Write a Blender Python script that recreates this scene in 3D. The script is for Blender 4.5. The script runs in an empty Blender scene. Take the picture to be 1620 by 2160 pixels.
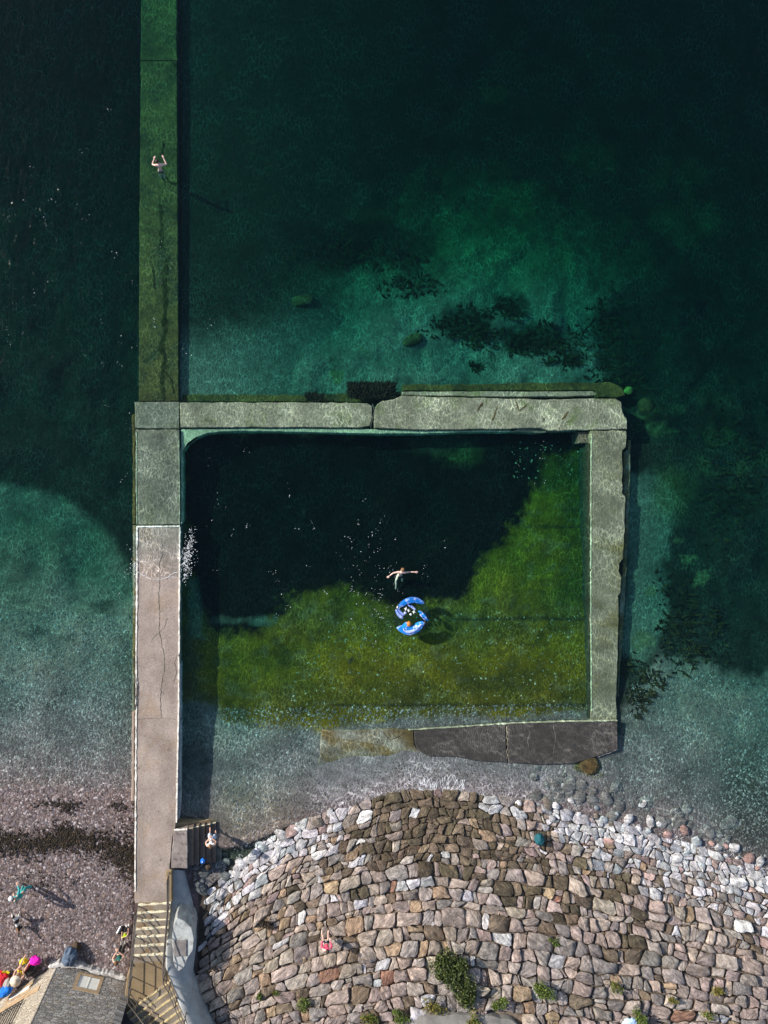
import bpy, bmesh, math, random
import numpy as np
from mathutils import Vector, Matrix, Euler

random.seed(7)
RNG = np.random.default_rng(11)
SC = bpy.context.scene
COL = SC.collection

# ------------------------------------------------------------------ camera, sky, sun, exposure
S = 0.025                 # metres per photo pixel on the water plane (z = 0)
H = 36.0                  # height of the drone over the water
NU, NV = 560.0, 1080.0    # photo pixel of the point straight below the drone
XC, YC = (NU - 810) * S, (1080 - NV) * S

cam = bpy.data.cameras.new('camera')
cam_o = bpy.data.objects.new('camera', cam)
COL.objects.link(cam_o)
cam_o.location = (XC, YC, H)
cam_o.rotation_euler = (0, 0, 0)
cam.sensor_fit = 'AUTO'
cam.sensor_width = 36.0
cam.lens = 36.0 * H / (2160 * S)
cam.shift_x = (810 - NU) / 2160
cam.shift_y = (NV - 1080) / 2160
cam.clip_end = 1000
cam.clip_start = 0.5
SC.camera = cam_o

SUN_ELEV = math.radians(27)
SUN_DIR = Vector((-0.907, 0.421, 0)).normalized()     # horizontal direction towards the sun
world = bpy.data.worlds.new('World')
SC.world = world
world.use_nodes = True
wn = world.node_tree
sky = wn.nodes.new('ShaderNodeTexSky')
sky.sky_type = 'NISHITA'
sky.sun_disc = False
sky.sun_elevation = SUN_ELEV
sky.sun_rotation = math.atan2(SUN_DIR.x, SUN_DIR.y)
sky.air_density = 1.0
sky.dust_density = 1.0
bg = wn.nodes['Background']
bg.inputs[1].default_value = 0.125
wn.links.new(sky.outputs[0], bg.inputs[0])

sun = bpy.data.lights.new('sun', 'SUN')
sun.energy = 4.7
sun.angle = math.radians(0.5)
sun.color = (1.0, 0.93, 0.83)
sun_o = bpy.data.objects.new('sun', sun)
COL.objects.link(sun_o)
to_sun = Vector((SUN_DIR.x * math.cos(SUN_ELEV), SUN_DIR.y * math.cos(SUN_ELEV), math.sin(SUN_ELEV)))
sun_o.rotation_euler = to_sun.to_track_quat('Z', 'Y').to_euler()
sun_o.location = (-40, 20, 40)

SC.view_settings.view_transform = 'Standard'
SC.view_settings.look = 'None'
SC.view_settings.exposure = 0.55
SC.view_settings.gamma = 1.0
SC.view_settings.use_curve_mapping = False
SC.render.engine = 'CYCLES'
SC.cycles.max_bounces = 6
SC.cycles.transparent_max_bounces = 12
SC.cycles.volume_bounces = 0
SC.cycles.use_denoising = True
SC.cycles.caustics_reflective = False
SC.cycles.caustics_refractive = False

# ------------------------------------------------------------------ helpers
def px(u, v, z=0.0):
    """Point of the place at height z that the drone photo measures at (u, v)."""
    k = S * (H - z) / H
    return Vector((XC + (u - NU) * k, YC - (v - NV) * k, z))

def unpx(x, y, z):
    k = S * (H - z) / H
    return NU + (x - XC) / k, NV - (y - YC) / k

def hsh(ix, iy, seed):
    n = (ix.astype(np.int64) * 374761393 + iy.astype(np.int64) * 668265263 + seed * 974711) & 0x7fffffff
    n = ((n ^ (n >> 13)) * 1274126177) & 0x7fffffff
    n = (n ^ (n >> 16)) & 0xffff
    return n / 65535.0

def vnoise(x, y, seed=0):
    x = np.asarray(x, float); y = np.asarray(y, float)
    ix = np.floor(x); iy = np.floor(y)
    fx = x - ix; fy = y - iy
    fx = fx * fx * (3 - 2 * fx); fy = fy * fy * (3 - 2 * fy)
    a = hsh(ix, iy, seed); b = hsh(ix + 1, iy, seed)
    c = hsh(ix, iy + 1, seed); d = hsh(ix + 1, iy + 1, seed)
    return (a * (1 - fx) + b * fx) * (1 - fy) + (c * (1 - fx) + d * fx) * fy

def fbm(x, y, seed=0, octv=4):
    t = 0; a = 0.5; s = 0
    for i in range(octv):
        t = t + a * vnoise(np.asarray(x) * 2 ** i + 17.3 * i, np.asarray(y) * 2 ** i + 9.1 * i, seed + i)
        s += a; a *= 0.5
    return t / s          # 0..1

def sstep(a, b, x):
    t = np.clip((np.asarray(x, float) - a) / (b - a), 0, 1)
    return t * t * (3 - 2 * t)

def interp(pts, x):
    p = np.array(pts, float)
    return np.interp(x, p[:, 0], p[:, 1])

def polysd(pts, u, v):
    """Signed distance to a polygon (positive inside)."""
    u = np.asarray(u, float); v = np.asarray(v, float)
    d = np.full(u.shape, 1e12); ins = np.zeros(u.shape, bool)
    n = len(pts)
    for i in range(n):
        ax, ay = pts[i]; bx, by = pts[(i + 1) % n]
        ex, ey = bx - ax, by - ay
        t = np.clip(((u - ax) * ex + (v - ay) * ey) / (ex * ex + ey * ey + 1e-9), 0, 1)
        d = np.minimum(d, (u - ax - t * ex) ** 2 + (v - ay - t * ey) ** 2)
        if ay != by:
            c = ((ay > v) != (by > v)) & (u < (bx - ax) * (v - ay) / (by - ay) + ax)
            ins ^= c
    return np.where(ins, 1, -1) * np.sqrt(d)

def tag(o, label=None, cat=None, group=None, kind=None):
    if label: o['label'] = label
    if cat: o['category'] = cat
    if group: o['group'] = group
    if kind: o['kind'] = kind
    return o

WLOC = {}
def thing(name, loc, label, cat, group=None, rz=0.0, kind=None):
    o = bpy.data.objects.new(name, None)
    o.empty_display_size = 0.2
    COL.objects.link(o)
    o.location = loc
    o.rotation_euler = (0, 0, rz)
    WLOC[o.name] = Vector(loc)
    return tag(o, label, cat, group, kind or 'thing')

def link_mesh(name, me, mat, parent=None, loc=None):
    o = bpy.data.objects.new(name, me)
    COL.objects.link(o)
    if mat is not None:
        me.materials.append(mat)
    if parent is not None:
        o.parent = parent
        WLOC[o.name] = WLOC.get(parent.name, Vector((0, 0, 0)))
    else:
        WLOC[o.name] = Vector((0, 0, 0))
    if loc is not None:
        o.location = loc
    return o

def mesh_obj(name, verts, faces, mat, parent=None, smooth=False, cols=None, world=True, uvs=None):
    """One mesh object; verts in world metres (moved into the parent's frame when world=True)."""
    off = WLOC.get(parent.name, Vector((0, 0, 0))) if (parent is not None and world) else Vector((0, 0, 0))
    me = bpy.data.meshes.new(name)
    me.from_pydata([(p[0] - off.x, p[1] - off.y, p[2] - off.z) for p in verts], [], faces)
    me.validate()
    if smooth:
        me.shade_smooth()
    if cols is not None:
        a = me.color_attributes.new('Col', 'FLOAT_COLOR', 'POINT')
        c = np.ones((len(me.vertices), 4), np.float32)
        c[:, :3] = np.asarray(cols, np.float32)[:len(me.vertices), :3]
        a.data.foreach_set('color', c.ravel())
    me.update()
    return link_mesh(name, me, mat, parent)

def bm_obj(name, bm, mat, parent=None, smooth=False):
    me = bpy.data.meshes.new(name)
    bm.to_mesh(me); bm.free()
    if smooth:
        me.shade_smooth()
    return link_mesh(name, me, mat, parent)

def densify(pts, step):
    out = []
    n = len(pts)
    for i in range(n):
        a = pts[i]; b = pts[(i + 1) % n]
        L = math.hypot(b[0] - a[0], b[1] - a[1])
        k = max(1, int(L / step))
        for j in range(k):
            t = j / k
            out.append((a[0] + (b[0] - a[0]) * t, a[1] + (b[1] - a[1]) * t))
    return out

def prism(name, pts, ztop, zbot, mat, parent=None, jag=0.7, step=9, chamfer=0.03, seed=1, cols=None):
    """Slab from a photo-measured outline: broken edge, small chamfer, sides down to zbot."""
    zf = ztop if callable(ztop) else (lambda u, v: ztop)
    area = sum(pts[i][0] * pts[(i + 1) % len(pts)][1] - pts[(i + 1) % len(pts)][0] * pts[i][1] for i in range(len(pts)))
    if area > 0:          # make it anticlockwise in the world (v runs down)
        pts = pts[::-1]
    d = densify(pts, step)
    r = random.Random(seed)
    q = []
    for (u, v) in d:
        a = (float(fbm(u * 0.06, v * 0.06, seed, 3)) - 0.5) * 2 * jag * 1.6 + r.uniform(-1, 1) * jag * 0.5
        b = (float(fbm(u * 0.06, v * 0.06, seed + 50, 3)) - 0.5) * 2 * jag * 1.6 + r.uniform(-1, 1) * jag * 0.5
        q.append((u + a, v + b))
    n = len(q)
    top = [px(u, v, zf(u, v)) for u, v in q]
    # inset by the vertex normals
    ins = []
    for i in range(n):
        p0, p1, p2 = top[i - 1], top[i], top[(i + 1) % n]
        t = Vector((p2.x - p0.x, p2.y - p0.y, 0))
        nn = Vector((-t.y, t.x, 0)).normalized() if t.length > 1e-6 else Vector((0, 0, 0))
        ins.append(p1 + nn * chamfer)
    verts = [p for p in ins] + [p - Vector((0, 0, chamfer)) for p in top] + [Vector((p.x, p.y, zbot)) for p in top]
    bm = bmesh.new()
    off = WLOC.get(parent.name, Vector((0, 0, 0))) if parent is not None else Vector((0, 0, 0))
    vs = [bm.verts.new(p - off) for p in verts]
    f = bm.faces.new(vs[:n])
    for i in range(n):
        j = (i + 1) % n
        bm.faces.new((vs[n + i], vs[n + j], vs[j], vs[i]))
        bm.faces.new((vs[2 * n + i], vs[2 * n + j], vs[n + j], vs[n + i]))
    bmesh.ops.triangulate(bm, faces=[f])
    bm.normal_update()
    return bm_obj(name, bm, mat, parent)

def box_verts(c, hx, hy, hz, rz=0.0):
    m = Matrix.Rotation(rz, 3, 'Z')
    v = []
    for sz in (-1, 1):
        for sx, sy in ((-1, -1), (1, -1), (1, 1), (-1, 1)):
            v.append(Vector(c) + m @ Vector((sx * hx, sy * hy, sz * hz)))
    return v, [(3, 2, 1, 0), (4, 5, 6, 7), (0, 1, 5, 4), (1, 2, 6, 5), (2, 3, 7, 6), (3, 0, 4, 7)]

def tube_geo(path, r, n=8, closed=False, taper=None):
    path = [Vector(p) for p in path]
    V, F = [], []
    m = len(path)
    for i, p in enumerate(path):
        if closed:
            t = (path[(i + 1) % m] - path[i - 1])
        else:
            t = path[min(i + 1, m - 1)] - path[max(i - 1, 0)]
        t = t.normalized()
        a = t.cross(Vector((0, 0, 1)))
        if a.length < 0.05:
            a = t.cross(Vector((0, 1, 0)))
        a.normalize(); b = t.cross(a)
        rr = r if taper is None else r * taper[i]
        for k in range(n):
            an = 2 * math.pi * k / n
            V.append(p + a * math.cos(an) * rr + b * math.sin(an) * rr)
    for i in range(m if closed else m - 1):
        i2 = (i + 1) % m
        for k in range(n):
            k2 = (k + 1) % n
            F.append((i * n + k, i * n + k2, i2 * n + k2, i2 * n + k))
    if not closed:
        F.append(tuple(range(n))[::-1] if False else tuple(range(n)))
        F.append(tuple(range((m - 1) * n, m * n))[::-1])
    return V, F

def tube(name, path, r, mat, parent=None, n=8, closed=False, taper=None, world=True):
    V, F = tube_geo(path, r, n, closed, taper)
    return mesh_obj(name, V, F, mat, parent, smooth=True, world=world)

# ------------------------------------------------------------------ materials
def nt_new(name):
    m = bpy.data.materials.new(name)
    m.use_nodes = True
    t = m.node_tree
    for n in list(t.nodes):
        t.nodes.remove(n)
    out = t.nodes.new('ShaderNodeOutputMaterial')
    return m, t, out

def N(t, typ, **kw):
    n = t.nodes.new(typ)
    for k, v in kw.items():
        setattr(n, k, v)
    return n

def mixc(t, fac, a, b, mode='MIX'):
    n = N(t, 'ShaderNodeMix', data_type='RGBA', blend_type=mode)
    for s, v in ((0, fac), (6, a), (7, b)):
        if isinstance(v, (int, float)):
            n.inputs[s].default_value = v if s == 0 else (v, v, v, 1)
        elif isinstance(v, (tuple, list)):
            n.inputs[s].default_value = (*v[:3], 1)
        else:
            t.links.new(v, n.inputs[s])
    return n.outputs[2]

def maprange(t, x, a, b, c=0.0, d=1.0, smooth=True):
    n = N(t, 'ShaderNodeMapRange', interpolation_type='SMOOTHSTEP' if smooth else 'LINEAR')
    t.links.new(x, n.inputs[0])
    n.inputs[1].default_value = a; n.inputs[2].default_value = b
    n.inputs[3].default_value = c; n.inputs[4].default_value = d
    return n.outputs[0]

def noise(t, vec, scale, detail=4, rough=0.6, dist=0.0):
    n = N(t, 'ShaderNodeTexNoise')
    n.inputs['Scale'].default_value = scale
    n.inputs['Detail'].default_value = detail
    n.inputs['Roughness'].default_value = rough
    n.inputs['Distortion'].default_value = dist
    if vec is not None:
        t.links.new(vec, n.inputs['Vector'])
    return n.outputs[0]

def mapping(t, vec, rot=(0, 0, 0), scale=(1, 1, 1), loc=(0, 0, 0)):
    n = N(t, 'ShaderNodeMapping')
    n.inputs['Rotation'].default_value = rot
    n.inputs['Scale'].default_value = scale
    n.inputs['Location'].default_value = loc
    t.links.new(vec, n.inputs['Vector'])
    return n.outputs[0]

def math_n(t, op, a, b=None):
    n = N(t, 'ShaderNodeMath', operation=op)
    for i, x in enumerate((a, b)):
        if x is None: continue
        if isinstance(x, (int, float)): n.inputs[i].default_value = x
        else: t.links.new(x, n.inputs[i])
    return n.outputs[0]

def std_mat(name, color=None, attr=None, var=0.35, vscale=1.2, stain=None, stain_scale=0.8, stain_lo=0.5, stain_hi=0.7, grain=0.25,
            gscale=30, bump=0.3, bscale=18, bdist=0.02, rough=0.85, coords='WORLD', spec=0.3, stretch=None, spots=None):
    """Rough solid: base colour (or a colour attribute), blotchy variation, optional stain colour, grain and fine relief."""
    m, t, out = nt_new(name)
    b = N(t, 'ShaderNodeBsdfPrincipled')
    t.links.new(b.outputs[0], out.inputs[0])
    if coords == 'WORLD':
        vec = N(t, 'ShaderNodeNewGeometry').outputs['Position']
    elif coords == 'UV':
        vec = N(t, 'ShaderNodeUVMap').outputs[0]
    else:
        vec = N(t, 'ShaderNodeTexCoord').outputs['Object']
    if stretch:
        vec = mapping(t, vec, scale=stretch)
    if attr:
        base = N(t, 'ShaderNodeAttribute', attribute_name=attr).outputs[0]
    else:
        r = N(t, 'ShaderNodeRGB'); r.outputs[0].default_value = (*color, 1)
        base = r.outputs[0]
    n1 = noise(t, vec, vscale, 5, 0.6, 0.3)
    k = maprange(t, n1, 0.3, 0.7, 1 - var, 1 + var, False)
    g = noise(t, vec, gscale, 3, 0.7)
    k2 = maprange(t, g, 0.3, 0.7, 1 - grain, 1 + grain, False)
    kk = math_n(t, 'MULTIPLY', k, k2)
    if spots:
        sp_ = noise(t, mapping(t, vec, loc=(3, 21, 5)), spots[0], 2, 0.5)
        kk = math_n(t, 'MULTIPLY', kk, maprange(t, sp_, spots[1], spots[1] + 0.06, 1.0, spots[2]))
        big = noise(t, mapping(t, vec, loc=(31, 2, 5), scale=(0.5, 0.16, 1)), 1.0, 5, 0.7)
        kk = math_n(t, 'MULTIPLY', kk, maprange(t, big, 0.35, 0.65, 0.80, 1.16))
    if stain:
        ns = noise(t, mapping(t, vec, loc=(13, 7, 3)), stain_scale, 6, 0.65, 0.4)
        base = mixc(t, maprange(t, ns, stain_lo, stain_hi), base, stain)
    c = mixc(t, 1.0, base, kk, 'MULTIPLY')
    t.links.new(c, b.inputs['Base Color'])
    b.inputs['Roughness'].default_value = rough
    b.inputs['Specular IOR Level'].default_value = spec
    if bump:
        bp = N(t, 'ShaderNodeBump')
        bp.inputs['Strength'].default_value = bump
        bp.inputs['Distance'].default_value = bdist
        t.links.new(noise(t, vec, bscale, 5, 0.65), bp.inputs['Height'])
        t.links.new(bp.outputs[0], b.inputs['Normal'])
    return m

M = {}
M['concrete'] = std_mat('dry_concrete', (0.295, 0.24, 0.205), var=0.16, vscale=0.9, stain=(0.27, 0.20, 0.15), stain_scale=0.5, stain_lo=0.48, stain_hi=0.72, grain=0.24, gscale=13, bump=0.5, spots=(5.5, 0.68, 0.6))
M['wet_concrete'] = std_mat('submerged_concrete', (0.30, 0.232, 0.165), var=0.3, vscale=1.3, stain=(0.15, 0.16, 0.05), stain_scale=0.7, stain_lo=0.5, stain_hi=0.75, grain=0.35, gscale=11, bump=0.5, spots=(4.0, 0.66, 0.65))
M['wet_jetty'] = std_mat('submerged_jetty_concrete', (0.205, 0.165, 0.125), var=0.3, vscale=1.0, stain=(0.12, 0.11, 0.045), stain_scale=0.6, stain_lo=0.5, stain_hi=0.75, grain=0.35, gscale=11, bump=0.5, spots=(4.0, 0.66, 0.65))
M['east_concrete'] = std_mat('silted_concrete', (0.225, 0.18, 0.125), var=0.3, vscale=0.8, stain=(0.13, 0.10, 0.04), stain_scale=0.45, stain_lo=0.45, stain_hi=0.7, grain=0.35, gscale=22, bump=0.5)
M['edge'] = std_mat('chipped_white_edge', (0.78, 0.74, 0.66), var=0.25, vscale=5, stain=(0.45, 0.38, 0.3), stain_scale=4, stain_lo=0.5, stain_hi=0.65, grain=0.2)
M['algae_concrete'] = std_mat('algae_covered_concrete', (0.130, 0.068, 0.016), var=0.45, vscale=0.9, stain=(0.035, 0.028, 0.010), stain_scale=0.8, stain_lo=0.45, stain_hi=0.72, grain=0.45, gscale=7, bump=0.6)
M['pale_algae'] = std_mat('pale_algae_concrete', (0.33, 0.36, 0.24), var=0.25, vscale=2, grain=0.3)
M['dark_slab'] = std_mat('dark_wet_concrete', (0.062, 0.050, 0.042), var=0.25, vscale=1.5, grain=0.3, gscale=20, rough=0.6)
M['brown_slab'] = std_mat('brown_weed_concrete', (0.125, 0.080, 0.030), var=0.35, vscale=1.2, stain=(0.22, 0.19, 0.15), stain_scale=0.6, stain_lo=0.45, stain_hi=0.65, grain=0.4, gscale=18)
M['weed_face'] = std_mat('weed_covered_face', (0.02, 0.022, 0.01), var=0.3, vscale=2)
M['rust_block'] = std_mat('rusty_block', (0.16, 0.085, 0.06), var=0.4, vscale=3)
M['crack'] = std_mat('dark_crack', (0.07, 0.06, 0.05), var=0.2)
M['step'] = std_mat('stair_concrete', (0.235, 0.20, 0.16), var=0.25, vscale=1.5, stain=(0.20, 0.12, 0.05), stain_scale=0.9, stain_lo=0.5, stain_hi=0.72, grain=0.2)
M['nosing'] = std_mat('painted_nosing', (0.72, 0.66, 0.48), var=0.2, vscale=6, stain=(0.42, 0.34, 0.2), stain_scale=6, stain_lo=0.5, stain_hi=0.65)
M['yellow_nosing'] = std_mat('yellow_nosing', (0.46, 0.37, 0.19), var=0.25, vscale=6)
M['landing'] = std_mat('rusty_landing', (0.24, 0.175, 0.10), var=0.25, vscale=1.0, grain=0.25)
M['skirt'] = std_mat('grey_render', (0.36, 0.37, 0.37), var=0.22, vscale=1.2, stain=(0.12, 0.13, 0.14), stain_scale=0.8, stain_lo=0.5, stain_hi=0.75, grain=0.2)
M['side_step'] = std_mat('dark_wet_steps', (0.13, 0.10, 0.08), var=0.3, vscale=2, grain=0.3)
M['side_landing'] = std_mat('speckled_landing', (0.25, 0.21, 0.19), var=0.3, vscale=3, stain=(0.12, 0.10, 0.09), stain_scale=3, stain_lo=0.5, stain_hi=0.65, grain=0.3)
M['rail'] = std_mat('weathered_rail', (0.10, 0.085, 0.075), var=0.4, vscale=6, grain=0.2, rough=0.5, bump=0)
M['bed'] = std_mat('earth_between_stones', (0.15, 0.118, 0.09), var=0.5, vscale=4, grain=0.4, bump=0.8, bscale=12, bdist=0.05)

def stone_mat():
    m, t, out = nt_new('revetment_stone')
    b = N(t, 'ShaderNodeBsdfPrincipled')
    t.links.new(b.outputs[0], out.inputs[0])
    base = N(t, 'ShaderNodeAttribute', attribute_name='Col').outputs[0]
    uv = N(t, 'ShaderNodeAttribute', attribute_name='grain').outputs['Vector']
    st = mapping(t, uv, scale=(1.6, 7.0, 3.0))
    n1 = noise(t, st, 1.2, 5, 0.7, 0.5)
    n2 = noise(t, uv, 3.0, 5, 0.65, 0.2)
    n3 = noise(t, uv, 22.0, 3, 0.7)
    k = math_n(t, 'MULTIPLY', maprange(t, n1, 0.35, 0.65, 0.55, 1.36, False), maprange(t, n2, 0.35, 0.65, 0.60, 1.36, False))
    k = math_n(t, 'MULTIPLY', k, maprange(t, n3, 0.3, 0.7, 0.75, 1.25, False))
    c = mixc(t, 1.0, base, k, 'MULTIPLY')
    lich = noise(t, mapping(t, uv, loc=(5, 9, 2)), 4.5, 5, 0.7)
    c = mixc(t, maprange(t, lich, 0.6, 0.78, 0, 0.55), c, (0.44, 0.41, 0.37))
    rust = noise(t, mapping(t, uv, loc=(15, 3, 8)), 2.0, 4, 0.6)
    c = mixc(t, maprange(t, rust, 0.58, 0.75, 0, 0.25), c, (0.25, 0.15, 0.07))
    t.links.new(c, b.inputs['Base Color'])
    b.inputs['Roughness'].default_value = 0.85
    b.inputs['Specular IOR Level'].default_value = 0.25
    h = math_n(t, 'ADD', math_n(t, 'MULTIPLY', n1, 1.0), math_n(t, 'MULTIPLY', n2, 0.8))
    h = math_n(t, 'ADD', h, math_n(t, 'MULTIPLY', n3, 0.25))
    bp = N(t, 'ShaderNodeBump')
    bp.inputs['Strength'].default_value = 0.9
    bp.inputs['Distance'].default_value = 0.16
    t.links.new(h, bp.inputs['Height'])
    t.links.new(bp.outputs[0], b.inputs['Normal'])
    return m
M['stone'] = stone_mat()

def water_mats():
    m, t, out = nt_new('sea_water')
    pos = N(t, 'ShaderNodeNewGeometry').outputs['Position']
    # ripples: short crests running a little off the jetty's line
    w1 = noise(t, mapping(t, pos, rot=(0, 0, math.radians(-22)), scale=(2.6, 0.9, 1)), 1.0, 4, 0.55, 0.4)
    w2 = noise(t, mapping(t, pos, rot=(0, 0, math.radians(-40)), scale=(6.5, 2.6, 1)), 1.0, 3, 0.6, 0.6)
    h = math_n(t, 'ADD', math_n(t, 'MULTIPLY', w1, 1.0), math_n(t, 'MULTIPLY', w2, 0.38))
    bp = N(t, 'ShaderNodeBump')
    bp.inputs['Strength'].default_value = 1.0
    bp.inputs['Distance'].default_value = 0.05
    t.links.new(h, bp.inputs['Height'])
    lw = N(t, 'ShaderNodeLayerWeight')
    t.links.new(bp.outputs[0], lw.inputs['Normal'])
    fr = math_n(t, 'MULTIPLY_ADD', math_n(t, 'POWER', lw.outputs['Facing'], 5.0), 0.98)     # Schlick, the same from both sides
    fr.node.inputs[2].default_value = 0.02
    gl = N(t, 'ShaderNodeBsdfGlossy'); gl.inputs['Roughness'].default_value = 0.09
    t.links.new(bp.outputs[0], gl.inputs['Normal'])
    # painted caustics: a net of bright lines put into the surface's transparent colour
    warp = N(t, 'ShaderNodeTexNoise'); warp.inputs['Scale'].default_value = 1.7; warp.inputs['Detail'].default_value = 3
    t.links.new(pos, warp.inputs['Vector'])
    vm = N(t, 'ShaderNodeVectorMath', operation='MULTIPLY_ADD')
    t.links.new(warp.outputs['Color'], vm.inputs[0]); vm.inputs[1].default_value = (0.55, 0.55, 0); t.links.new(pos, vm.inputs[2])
    def caustic_net(scale, rot, st, lo, amp):
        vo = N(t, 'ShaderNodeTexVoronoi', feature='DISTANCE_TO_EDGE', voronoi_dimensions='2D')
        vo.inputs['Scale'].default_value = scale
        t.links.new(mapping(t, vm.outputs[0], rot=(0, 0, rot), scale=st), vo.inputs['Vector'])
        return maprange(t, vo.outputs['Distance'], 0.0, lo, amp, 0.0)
    l = math_n(t, 'ADD', caustic_net(2.9, 0.12, (1.75, 0.62, 1), 0.13, 0.60), caustic_net(5.2, -0.25, (1.25, 0.6, 1), 0.17, 0.34))
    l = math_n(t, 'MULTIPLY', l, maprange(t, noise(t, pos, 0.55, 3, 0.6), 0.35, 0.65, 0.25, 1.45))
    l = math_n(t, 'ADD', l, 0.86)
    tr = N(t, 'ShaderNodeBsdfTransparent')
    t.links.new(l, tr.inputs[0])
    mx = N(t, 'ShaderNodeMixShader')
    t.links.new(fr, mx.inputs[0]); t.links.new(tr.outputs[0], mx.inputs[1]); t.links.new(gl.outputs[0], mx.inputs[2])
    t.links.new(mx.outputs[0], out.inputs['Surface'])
    ab = N(t, 'ShaderNodeVolumeAbsorption')
    ab.inputs['Color'].default_value = (0.0, 0.73, 0.64, 1)
    ab.inputs['Density'].default_value = 0.60
    vs_ = N(t, 'ShaderNodeVolumeScatter')
    vs_.inputs['Color'].default_value = (0.06, 0.58, 0.74, 1)
    vs_.inputs['Density'].default_value = 0.0062
    vs_.inputs['Anisotropy'].default_value = 0.0
    va = N(t, 'ShaderNodeAddShader')
    t.links.new(ab.outputs[0], va.inputs[0]); t.links.new(vs_.outputs[0], va.inputs[1])
    t.links.new(va.outputs[0], out.inputs['Volume'])
    m.use_transparent_shadow = True
    return m
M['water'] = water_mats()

def foam_glint_mat():
    m, t, out = nt_new('foam')
    b = N(t, 'ShaderNodeBsdfPrincipled')
    b.inputs['Base Color'].default_value = (0.8, 0.83, 0.85, 1)
    b.inputs['Roughness'].default_value = 0.7
    t.links.new(b.outputs[0], out.inputs[0])
    return m
M['foam'] = foam_glint_mat()  # white of the real foam and of the flecks placed as sun glints
# ------------------------------------------------------------------ seabed, beach (one sheet)
SHORE = [(-3000, 1655), (0, 1662), (150, 1660), (280, 1668), (300, 1720), (380, 1765), (480, 1782), (520, 1775), (600, 1740), (700, 1705), (850, 1664),
         (1000, 1668), (1100, 1688), (1250, 1718), (1400, 1762), (1620, 1862), (2200, 2050), (5000, 2400)]
DEEP = [(-3000, 18), (-480, 1.9), (-380, 1.12), (-200, 0.52), (-60, 0.15), (0, 0), (60, -0.13), (120, -0.26), (200, -0.44), (350, -0.76), (500, -1.05), (700, -1.30),
        (900, -1.55), (1100, -2.2), (1300, -3.2), (1700, -5.3), (2400, -8), (9000, -14)]
def shore(u): return interp(SHORE, u)
def ground_z(u, v):
    """Height of the seabed or beach under the plan position (u, v)."""
    u = np.asarray(u, float); v = np.asarray(v, float)
    d = shore(u) - v
    z = interp(DEEP, d.ravel()).reshape(d.shape)
    z = z + (fbm(u * 0.012, v * 0.012, 3, 4) - 0.5) * np.clip(0.08 + d * 0.0008, 0.03, 0.9)
    # seabed raised beside the causeway and outer pool wall to shorten their shadows
    z = np.where((u > 372) & (v < 850) & (u < 2200), np.maximum(z, -1.02 - (850 - v) / 850 * 0.85 - np.clip(u - 385, 0, 3000) * 0.0008 - (np.clip(u - 385, 0, 3000) / 400) ** 2 * 0.9), z)
    z = np.where((u > 1310) & (v > 930) & (v < 1450), np.maximum(z, -0.80 - np.clip(u - 1335, 0, 2000) * 0.0035), z)
    # under the revetment the bank rises faster, then stays below the stones
    right = sstep(372, 400, u)
    land = np.clip(-d, 0, 900)
    bank = land * 0.025 * 0.26 - 0.55 * sstep(0, 30, land)
    z = np.where(d < 0, z * (1 - right) + bank * right, z)
    return z

def axis(lo, hi, fine, far):
    core = np.arange(lo, hi + fine * 0.5, fine)
    out = [hi]; s = fine
    while out[-1] < far:
        s *= 1.35; out.append(out[-1] + s)
    inn = [lo]; s = fine
    while inn[-1] > -far:
        s *= 1.35; inn.append(inn[-1] - s)
    return np.concatenate([np.array(inn[1:][::-1]), core, np.array(out[1:])])

gx = axis(-24, 24, 0.11, 260); gy = axis(-30, 32, 0.11, 260)
GX, GY = np.meshgrid(gx, gy)
up = 810 + GX / S; vp = 1080 - GY / S
GZ = ground_z(up, vp)
kk = S * (H - GZ) / H
UI = NU + (GX - XC) / kk; VI = NV - (GY - YC) / kk        # where the photo shows each point: used to place seabed patches
wob = (fbm(UI * 0.02, VI * 0.02, 21, 4) - 0.5) * 90 + (fbm(UI * 0.09, VI * 0.09, 31, 3) - 0.5) * 36
wob2 = (fbm(UI * 0.02, VI * 0.02, 41, 4) - 0.5) * 50 + (fbm(UI * 0.11, VI * 0.11, 51, 3) - 0.5) * 26

def patch(pts, soft=25, w=wob, wamt=1.0):
    return sstep(-soft, soft, polysd(pts, UI, VI) + w * wamt)
def blob(cu, cv, ru, rv, soft=0.35, w=wob2, rot=0.0):
    c, s_ = math.cos(rot), math.sin(rot)
    du, dv = UI - cu, VI - cv
    a, b = (du * c + dv * s_) / ru, (-du * s_ + dv * c) / rv
    return sstep(1 + soft, 1 - soft, np.sqrt(a * a + b * b) - (w * 1.3 + wob * 0.35) / max(ru, rv))

sand = np.array([0.20, 0.155, 0.132]); shingle = np.array([0.135, 0.108, 0.107]); weed = np.array([0.016, 0.017, 0.013])
algae = np.array([0.140, 0.092, 0.008]); green = np.array([0.06, 0.07, 0.035]); silt = np.array([0.006, 0.006, 0.006]); drysh = np.array([0.135, 0.103, 0.102])
C = np.ones(UI.shape + (3,)) * sand
def lay(c, m, amt=1.0):
    global C
    m = np.clip(m * amt, 0, 1)[..., None]
    C = C * (1 - m) + np.asarray(c) * m
dd = shore(up) - vp
lay(shingle, sstep(330, 120, dd))
lay(drysh, sstep(10, -25, dd))
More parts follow.
